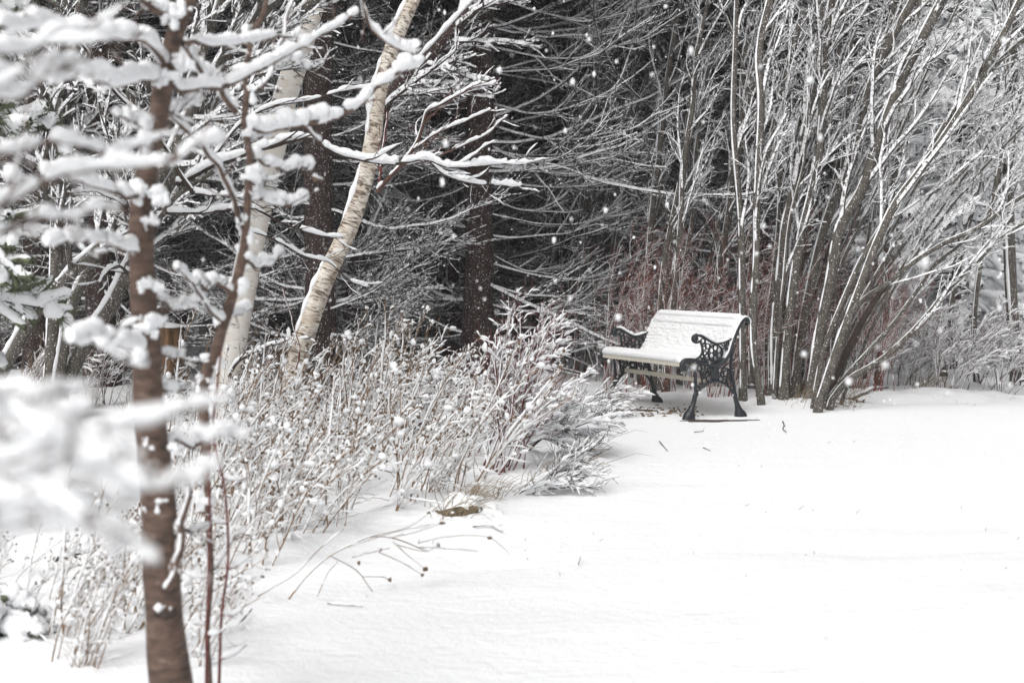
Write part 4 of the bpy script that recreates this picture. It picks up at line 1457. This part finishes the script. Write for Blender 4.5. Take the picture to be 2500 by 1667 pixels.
def weed_proto(seed):
    global rng
    old = rng
    rng = np.random.default_rng(seed)
    root_ = thing('dried_flower_plant', 'dry tan flower stalk with snow capped seed heads in the verge', 'plant', (0, 0, 0), 'dry flower stalks in the snowy verge')
    ns = int(rng.integers(3, 6))
    K = 14
    base = np.zeros((ns, K, 3))
    for i in range(ns):
        d = np.array([rng.uniform(-.15, .55), rng.uniform(-.25, .25), 1.0])
        base[i, 0] = [rng.uniform(-.07, .07), rng.uniform(-.07, .07), -.03]
        ln = rng.uniform(.45, .95)
        for k in range(1, K):
            d = unit(d + rng.normal(size=3) * .06 + np.array([.035, 0, -.012]))
            base[i, k] = base[i, k - 1] + d * ln / (K - 1)
    R = np.linspace(.0046, .0022, K)[None] * np.ones((ns, 1))
    st, sn, hd = Geo(), Geo(), Geo()
    st.tube(base, R, 5, 0)
    c1, r1 = children(base, R, 4, .4, .98, (.10, .26), (20, 45), .25, .8, 6, .1, (.03, 0, .03), .7, .0015)
    st.tube(c1, r1, 4, 0)
    c2, r2 = children(c1, r1, 2, .3, .95, (.05, .12), (25, 50), .25, .8, 4, .1, (0, 0, .03), .8, .0012)
    st.tube(c2, r2, 4, 0)
    c3, r3 = children(base, R, 6, .03, .7, (.08, .30), (25, 80), -.05, .6, 8, .16, (.02, 0, -.02), .5, .0011)
    st.tube(c3, r3, 4, 0)
    tips = np.concatenate([c1[:, -1], c2[:, -1], base[:, -1]])
    keep = rng.random(len(tips)) < .45
    tips = tips[keep]
    hd.blobs(tips, rng.uniform(.0045, .0085, len(tips))[:, None] * np.array([[1, 1, 1.15]]), 0, .2, 1)
    k2 = rng.random(len(tips)) < .4
    sn.blobs(tips[k2] + np.array([-.002, 0, .011]), (.005 + .012 * rng.random(k2.sum()) ** 2.5)[:, None] * rng.uniform(.7, 1.35, (k2.sum(), 3)), 0, .22, 1)
    snow_on(sn, c1, r1, .012, 0, 6, .35, 2, .3)
    snow_on(sn, c2, r2, .010, 0, 6, .35, 2, .3)
    snow_on(sn, c3, r3, .013, 0, 6, .3, 1.6, .3)
    snow_on(sn, base, R, .019, 0, 6, .3, 2, .5)
    # clots where snow has slid and caught
    ii = rng.integers(0, ns, 14)
    kk = rng.integers(2, K, 14)
    sn.blobs(base[ii, kk] + rng.normal(size=(14, 3)) * .008, rng.uniform(.006, .02, 14)[:, None] * rng.uniform(.6, 1.6, (14, 3)), 0, .28, 1)
    st.build('stem', ['straw'], root_)
    hd.build('seed_heads', ['head'], root_, kind='stuff')
    sn.build('snow_cover', ['snow'], root_, kind='stuff')
    rng = old
    return root_


weeds = [weed_proto(700 + i) for i in range(8)]
wused = [False] * 8
n_w = 0
spots = []
while n_w < 90:
    py = 985 + 415 * rng.random() ** 1.25
    px = rng.uniform(380, 1130)
    if py > 1290 and px > 900 - (py - 1290) * 2.9:
        continue
    if py > 1220 and px > 1000:
        continue
    if py < 1090 and px > 1060:
        continue
    if py < 1120 and px < 470:
        continue
    c = G(px, py)
    if any((c[0] - a) ** 2 + (c[1] - b) ** 2 < .012 for a, b in spots):
        continue
    spots.append((c[0], c[1]))
    i = n_w % 8
    loc = (c[0], c[1], float(ground_z(c[0], c[1])))
    s_ = rng.uniform(.7, 1.15) * (.8 if py > 1280 else 1)
    rz = rng.uniform(-.7, .7)
    if not wused[i]:
        wused[i] = True
        weeds[i].location = loc
        weeds[i].rotation_euler = (0, 0, rz)
        weeds[i].scale = (s_,) * 3
        r_ = weeds[i]
    else:
        r_ = dup(weeds[i], loc, rz, s_)
    weed_tag(r_, px, py)
    n_w += 1
# thinner sticks of the same kind at the lower left
for k in range(22):
    px, py = rng.uniform(-20, 620), rng.uniform(1330, 1640)
    if px > 560 and py > 1480:
        continue
    c = G(px, py)
    weed_tag(dup(weeds[k % 8], (c[0], c[1], float(ground_z(c[0], c[1]))), rng.uniform(-.6, .6), rng.uniform(.4, .7)), px, py)


# the arching stalk with round dark heads out over the snow
def arching():
    c0 = G(705, 1462)
    root_ = thing('dried_flower_plant', 'arching dry stalk with round dark seed heads hanging over the open snow', 'plant', c0)
    st, hd, sn = Geo(), Geo(), Geo()
    Zb = c0[1]
    D = lambda pts: catmull(P(np.array(pts)[:, 0], np.array(pts)[:, 1], np.linspace(Zb, Zb + .35, len(pts))), 26)
    lines = [
        ([(705, 1462), (745, 1410), (800, 1360), (860, 1328), (905, 1310), (955, 1312), (1030, 1340), (1032, 1341)], .0042),
        ([(810, 1358), (870, 1392), (900, 1430), (931, 1474)], .0024),
        ([(885, 1407), (930, 1408), (950, 1414)], .0018),
        ([(925, 1347), (980, 1372), (1030, 1402)], .002), ([(960, 1322), (990, 1350), (1037, 1388)], .002),
        ([(905, 1310), (1000, 1285), (1047, 1252)], .002), ([(955, 1312), (1010, 1300), (1080, 1277)], .002),
        ([(970, 1330), (1040, 1345), (1070, 1331)], .002), ([(860, 1360), (928, 1343), (950, 1338)], .002),
        ([(1020, 1325), (1080, 1312), (1140, 1306), (1195, 1312), (1222, 1330), (1243, 1350)], .0018),
        ([(1020, 1335), (1100, 1340), (1168, 1346)], .0014), ([(850, 1335), (960, 1300), (1060, 1280)], .0016),
        ([(630, 1455), (720, 1400), (780, 1340), (840, 1290)], .003), ([(775, 1455), (800, 1400), (825, 1370)], .0022),
    ]
    for pts, r_ in lines:
        p = D(pts)
        r_ *= .75
        st.tube(p[None], np.linspace(r_, r_ * .6, 26), 6, 0)
        snow_on(sn, p[None], np.full((1, 26), r_ * .7), .008, 0, 6, .4, 3)
    hp = [(931, 1474), (951, 1414), (1031, 1402), (1038, 1388), (1047, 1251), (1080, 1276), (1196, 1312), (1070, 1331), (928, 1342), (1034, 1341), (876, 1373), (1105, 1256)]
    hc = P([p[0] for p in hp], [p[1] for p in hp], Zb + .3)
    hd.blobs(hc, rng.uniform(.0055, .0092, (len(hc), 1)) * rng.uniform(.8, 1.25, (len(hc), 3)), 0, .34, 2)
    sn.blobs(hc + [0, 0, .008], np.full((len(hc), 3), .006), 0, .2, 1)
    st.build('stem', ['straw'], root_, c0)
    hd.build('seed_heads', ['head'], root_, c0, kind='stuff')
    sn.build('snow_cover', ['snow'], root_, c0)


arching()


# ================================================================ twiggy shrubs weighed down by snow
def shrub(name, label, base_px, n, L, lean, spread, barkm, seed, snow=.022, r0=.007, ntw=10, twl=(.15, .4), Zfix=None, group=None, up=.02, sub=3, stems_parts=True, curve=(.05, 0, -.01)):
    global rng
    old = rng
    rng = np.random.default_rng(seed)
    c = G(*base_px) if Zfix is None else P(base_px[0], base_px[1], Zfix)
    c = np.array([c[0], c[1], float(ground_z(c[0], c[1]))])
    root_ = thing(name, label, 'shrub', c, group)
    K = 16
    for i in range(n):
        d = unit(np.array([lean[0] + rng.normal() * spread, lean[1] + rng.normal() * spread * .8, 1.0]))
        p = np.empty((1, K, 3))
        p[0, 0] = c + [rng.normal() * .06, rng.normal() * .06, -.03]
        ln = rng.uniform(*L)
        for k in range(1, K):
            d = unit(d + rng.normal(size=3) * .07 + np.array(curve))
            p[0, k] = p[0, k - 1] + d * ln / (K - 1)
        r = r0 * rng.uniform(.6, 1.1) * np.linspace(1, .35, K)[None]
        b, s = Geo(), Geo()
        b.tube(p, r, 6, 0)
        snow_on(s, p, r, snow, 0, 7, .2, 2.2, .2)
        c1, r1 = children(p, r, ntw, .25, .99, twl, (18, 50), up, .6, 11, .10, (.03, 0, .01), .5, .0018, tipr=.4, lfall=.4)
        b.tube(c1, r1, 5, 0)
        snow_on(s, c1, r1, snow * .95, 0, 6, .34, 1.5, .15)
        if sub:
            c2, r2 = children(c1, r1, sub + 1, .2, .98, (.06, .18), (22, 50), .02, .7, 5, .12, (.02, 0, .01), .6, .0021, tipr=.6)
            b.tube(c2, r2, 4, 0)
            c2, r2 = c2[::2], r2[::2]
            snow_on(s, c2, r2, snow * .5, 0, 5, .3, 2, .15)
        ob = b.build('branch', [barkm], root_, c)
        s.build('snow_cover', ['snow'], ob, c)
    rng = old
    return root_


shrub('red_twig_shrub', 'large red twigged shrub bowed right under snow, left of the bench', (1225, 1140), 19, (.55, .95), (.22, .05), .34, 'red', 800, .030, .0075, 14, (.12, .34), curve=(.018, 0, .0))
shrub('red_twig_shrub', 'tall red shoots standing highest in the shrub beside the dark spruce', (1235, 1085), 8, (.8, 1.12), (.14, .1), .15, 'red', 801, .024, .0055, 13, (.12, .3), curve=(.012, 0, .01))
shrub('dark_twig_shrub', 'dark twigged shrub sprawling right along the snow toward the bench', (1265, 1105), 10, (.4, .72), (1.2, -.1), .3, 'dark', 802, .030, .009, 11, (.2, .42))
shrub('red_twig_shrub', 'thin snowy fan of twigs in front of the far bench legs', (1385, 1015), 6, (.3, .5), (1.5, -.1), .28, 'fine', 803, .026, .0055, 11, (.15, .36))
shrub('snowy_shrub', 'round snow plastered shrub in front of the lone dark spruce trunk', (985, 1040), 9, (.45, .8), (.35, 0), .32, 'fine', 804, .030, .006, 11, (.15, .35))
shrub('snowy_shrub', 'low shrub spreading snowy boughs right of the tan birch foot', (1010, 1075), 7, (.5, .8), (.9, 0), .25, 'dark', 805, .032, .007, 10, (.18, .4))
shrub('red_twig_shrub', 'sparse bare red canes standing between the shrubs on open snow', (1150, 1110), 7, (.5, .9), (.1, 0), .14, 'red', 806, .006, .0045, 4, (.1, .25))
shrub('snowy_shrub', 'low snowy twigs matted at the tip of the verge', (1270, 1190), 8, (.3, .55), (.9, -.1), .3, 'dark', 807, .024, .005, 9, (.1, .3))
shrub('brown_shrub', 'brown twiggy shrub between the leaning trunks and the stump', (250, 985), 10, (.5, .9), (.2, 0), .35, 'fine', 808, .018, .005, 11, (.12, .3))
shrub('brown_shrub', 'snow furred brush at the foot of the leaning trunks', (60, 1000), 10, (.5, .9), (.2, 0), .4, 'straw', 809, .024, .005, 11, (.12, .3))
shrub('brown_shrub', 'thin brown brush in front of the stump', (330, 1040), 8, (.25, .45), (.3, 0), .4, 'fine', 810, .016, .0045, 8, (.12, .3))
shrub('brown_shrub', 'brushy twigs beside the white birch foot', (580, 1030), 9, (.35, .75), (.35, 0), .35, 'fine', 811, .020, .0045, 9, (.12, .3))

# red brush behind the bench and alders
for i in range(17):
    px = 1480 + i * 42 + rng.uniform(-18, 18)
    Z = rng.uniform(12.7, 14.2)
    shrub('red_twig_shrub', 'rusty red brush clump, ' + ORD[i] + ' from the left behind the bench and alders', (px, 0), 11, (.8, 1.7), (.06, 0), .17, 'rust', 820 + i, .0065, .0045, 13, (.12, .38), Zfix=Z, group='rusty brush behind the bench', sub=2, curve=(.01, 0, 0))
# pale snowy brush along the wood edge on the right
for i in range(12):
    px = 2090 + i * 38 + rng.uniform(-14, 14)
    Z = rng.uniform(12.9, 15.2)
    shrub('snowy_shrub', 'pinkish brush furred with snow, ' + ORD[i] + ' from the left along the right wood edge', (px, 0), 10, (.45, 1.0), (.12, 0), .3, 'fine', 850 + i, .022, .0045, 11, (.12, .36), Zfix=Z, group='snowy brush along the right wood edge', sub=2)

# ================================================================ small things on the snow
def rock():
    c = G(1120, 1258)
    root_ = thing('mossy_rock', 'small brown mossy rock capped with snow at the verge tip', 'rock', c)
    g = Geo()
    g.blobs([c + [0, 0, .0], c + [.05, .03, .012], c + [-.07, .02, -.005]], np.array([[.075, .07, .055], [.06, .06, .05], [.05, .05, .035]]), 0, .22, 4)
    g.build('stone', ['rock'], root_, c)
    g = Geo()
    g.blobs([c + [0, .035, .045], c + [.06, .06, .05], c + [-.08, .05, .025], c + [.15, .05, .0], c + [.02, -.07, -.015], c + [-.14, -.02, -.015], c + [.1, -.04, -.02]], np.array([[.09, .07, .045], [.06, .06, .04], [.06, .05, .035], [.07, .06, .05], [.10, .05, .03], [.08, .07, .04], [.07, .05, .035]]), 0, .3, 4)
    g.build('snow_cap', ['snow'], root_, c)


rock()


def twig_on_snow(label, path, wpx, barkm='dark', lift=.006, snow=0., name='fallen_twig', kids=2):
    p = np.array([G(*q) for q in path])
    p[:, 2] = ground_z(p[:, 0], p[:, 1]) + lift
    pts = catmull(p, 16)
    r = wpx * .5 * p[0, 1] / F
    rad = np.linspace(r, r * .5, 16)
    g = Geo()
    g.tube(pts[None], rad, 6, 0)
    if kids:
        c, rr = children(pts[None], rad[None], kids, .2, .9, (.04, .1), (30, 60), .1, .5, 4, .1, (0, 0, 0), .7, .0012)
        g.tube(c, rr, 5, 0)
    root_ = thing(name, label, 'twig', pts[0])
    ob = g.build('stick', [barkm], root_, pts[0])
    if snow:
        s = Geo()
        snow_on(s, pts[None], rad[None], snow, 0, 7, .15, 3)
        s.build('snow_cover', ['snow'], ob, pts[0])


twig_on_snow('fallen stick topped with snow at the alder clump foot', [(2030, 985), (2090, 974), (2130, 966), (2168, 960)], 9, 'alder', .02, .02)
twig_on_snow('short snow topped log behind the near bench leg', [(1812, 958), (1830, 957), (1843, 958)], 7, 'dark', .03, .02)
twig_on_snow('small crooked twig on open snow right of the bench', [(1911, 1028), (1914, 1040), (1911, 1046), (1920, 1055)], 3.0, kids=2)
twig_on_snow('straight dark twig lying on open snow below the bench', [(1610, 1077), (1630, 1100)], 2.6, kids=0)
twig_on_snow('short slanting twig on open snow just right of the straight twig', [(1717, 1092), (1735, 1100)], 2.4, kids=0)
twig_on_snow('thin twig lying flat on the snow in front of the near bench foot', [(1695, 1054), (1718, 1052)], 2.4, kids=1)
twig_on_snow('dark bent twig on the snow beside the verge tip', [(1155, 1287), (1190, 1284), (1228, 1296)], 4, lift=.012, snow=.014)
twig_on_snow('thin red twig curving up over the snow at the shrub tip', [(1436, 1135), (1465, 1118), (1497, 1097)], 2.4, 'fine', .03, 0, kids=2)
twig_on_snow('long dry stick lying on snow near the arching stalk', [(800, 1464), (840, 1467), (886, 1471)], 4, 'fine', .008, .006, kids=0)
twig_on_snow('dark stick poking from the snow at the lower left field edge', [(580, 1540), (598, 1518), (615, 1495)], 6, 'dark', .02, 0, kids=0)
twig_on_snow('dark fallen branch lying across the snow left of the brown sapling', [(135, 1390), (200, 1365), (290, 1352)], 14, 'dark', .05, .02)
twig_on_snow('small upright stem stub in the middle of the open snow', [(1412, 1378), (1418, 1358)], 2.6, 'fine', .02, 0, kids=0)

for lab, px, py, Z, col in (('small orange withered leaf hanging between the white birch and a dark spruce trunk', 736, 273, 8.2, 'leaf_orange'),
                           ('pale withered leaf topped with snow hanging from a twig left of the tan birch', 769, 436, 4.2, 'leaf')):
    c = P(px, py, Z)
    k = Z / F
    t = thing('withered_leaf', lab, 'leaf', c)
    g = Geo()
    g.blobs([c], np.array([[6 * k, 2 * k, 9 * k]]), 0, .25, 2)
    g.build('blade', [col], t, c)
    g = Geo()
    q = catmull(np.array([c + [0, 0, 7 * k], c + [1 * k, 0, 18 * k], c + [-6 * k, .01, 34 * k]]), 8)
    g.tube(q[None], np.full(8, 1.1 * k), 5, 0)
    g.build('stalk', ['fine'], t, c)
    if col == 'leaf':
        g = Geo()
        g.blobs([c + [0, 0, 8 * k]], np.array([[6 * k, 4 * k, 5 * k]]), 0, .25, 2)
        g.build('snow_cap', ['snow'], t, c)

# grass tips and litter
g = Geo()
n = 84
px = rng.uniform(1000, 2500, 30)[rng.integers(0, 30, n)] + rng.normal(0, 14, n)
py = 960 + (560 * rng.random(30) ** 2.2)[((px * 7.3) % 30).astype(int)] + rng.normal(0, 5, n)
keep = (px > 1440) | (py > 1290)
c = G(px[keep], py[keep])
c = c[(c[:, 1] < 13)]
c[:, 2] = ground_z(c[:, 0], c[:, 1]) - .005
m = len(c)
d = np.stack([rng.normal(.3, .5, m), rng.normal(0, .4, m), np.full(m, 1.)], -1)
ln = rng.uniform(.008, .035, m)[:, None]
pp = np.stack([c, c + d * ln * .5, c + d * ln + np.array([.004, 0, -.004])], 1)
g.tube(pp, np.array([[.0014, .0012, .0005]]) * np.ones((m, 1)), 3, 0)
o = g.build('grass_tips', ['fine'], kind='stuff')
o['label'] = 'sparse dark grass tips poking through the snow field'
g = Geo()
n = 160
cx = np.concatenate([G(rng.normal(1625, 45, 60), rng.uniform(1000, 1016, 60)), G(rng.uniform(1560, 1700, 50), rng.uniform(985, 1012, 50)), G(rng.uniform(2000, 2110, 50), rng.uniform(975, 992, 50))])
cx[:, 2] = ground_z(cx[:, 0], cx[:, 1]) + .005
g.blobs(cx, np.stack([rng.uniform(.004, .017, n), rng.uniform(.004, .015, n), rng.uniform(.003, .007, n)], -1), 0, .3, 1)
o = g.build('leaf_litter', ['leaf'], kind='stuff')
o['label'] = 'brown leaf litter under the bench'
# dry grass tufts at the verge edge
g = Geo()
cs = []
for px, py, k in ((1112, 1252, 46), (1090, 1256, 24), (1310, 1180, 22), (1370, 1150, 26), (1420, 1090, 22), (1130, 1235, 22), (1210, 1200, 14), (2060, 985, 40), (1950, 985, 30), (2250, 950, 40), (160, 960, 40), (80, 960, 40), (330, 1000, 40), (800, 985, 60)):
    c = G(rng.normal(px, 22, k), rng.normal(py, 7, k))
    cs.append(c)
c = np.concatenate(cs)
c[:, 2] = ground_z(c[:, 0], c[:, 1]) - .01
m = len(c)
d = np.stack([rng.normal(.35, .4, m), rng.normal(-.1, .4, m), np.full(m, .8)], -1)
ln = rng.uniform(.08, .28, m)[:, None]
pp = np.stack([c, c + d * ln * .5, c + d * ln * .85 + [.02, 0, -.015], c + d * ln + [.06, 0, -.06]], 1)
g.tube(pp, np.array([[.0022, .0018, .0012, .0006]]) * np.ones((m, 1)), 3, 0)
o = g.build('dry_grass', ['blade'], kind='stuff')
o['label'] = 'dry grass blades bent over at the verge edge'

# ================================================================ falling snow
g = Geo()
n = 6500
Z = 2.2 + 15 * rng.random(n) ** .75
c = P(rng.uniform(-150, 2650, n), rng.uniform(-150, 1750, n), Z)
c = c[c[:, 2] > .05]
g.blobs(c, ((.0014 + .0038 * rng.random(len(c)) ** 2)[:, None]) * np.array([[1, 1, 1.35]]), 0, .3, 0)
n = 90
c = P(rng.uniform(1000, 2500, n), rng.uniform(0, 950, n), rng.uniform(2.6, 7, n))
g.blobs(c, rng.uniform(.003, .0068, n)[:, None] * np.array([[1, 1, 1.5]]), 0, .3, 1)
o = g.build('falling_snow', ['snow'], kind='stuff')
o['label'] = 'snowflakes drifting down in the air'

# ================================================================ the air: a faint haze of fine falling snow
g = Geo()
hx, hy0, hy1, hz0, hz1 = 262.0, -80.0, 262.0, -2.0, 22.0
V = [[sx * hx, y_, z_] for z_ in (hz0, hz1) for y_ in (hy0, hy1) for sx in (-1, 1)]
g.add(V, [[0, 2, 3, 1], [4, 5, 7, 6], [0, 1, 5, 4], [2, 6, 7, 3], [0, 4, 6, 2], [1, 3, 7, 5]], 0)
hm = bpy.data.materials.new('snowy_air')
hm.use_nodes = True
hn = hm.node_tree
for n_ in list(hn.nodes):
    if n_.type == 'BSDF_PRINCIPLED':
        hn.nodes.remove(n_)
pv = hn.nodes.new('ShaderNodeVolumePrincipled')
pv.inputs['Color'].default_value = (.97, .975, .98, 1)
pv.inputs['Density'].default_value = .0021
out = next(n_ for n_ in hn.nodes if n_.type == 'OUTPUT_MATERIAL')
hn.links.new(pv.outputs[0], out.inputs['Volume'])
M['haze'] = hm
o = g.build('haze', ['haze'], smooth=False, kind='stuff')
o['label'] = 'faint haze of fine falling snow in the air'
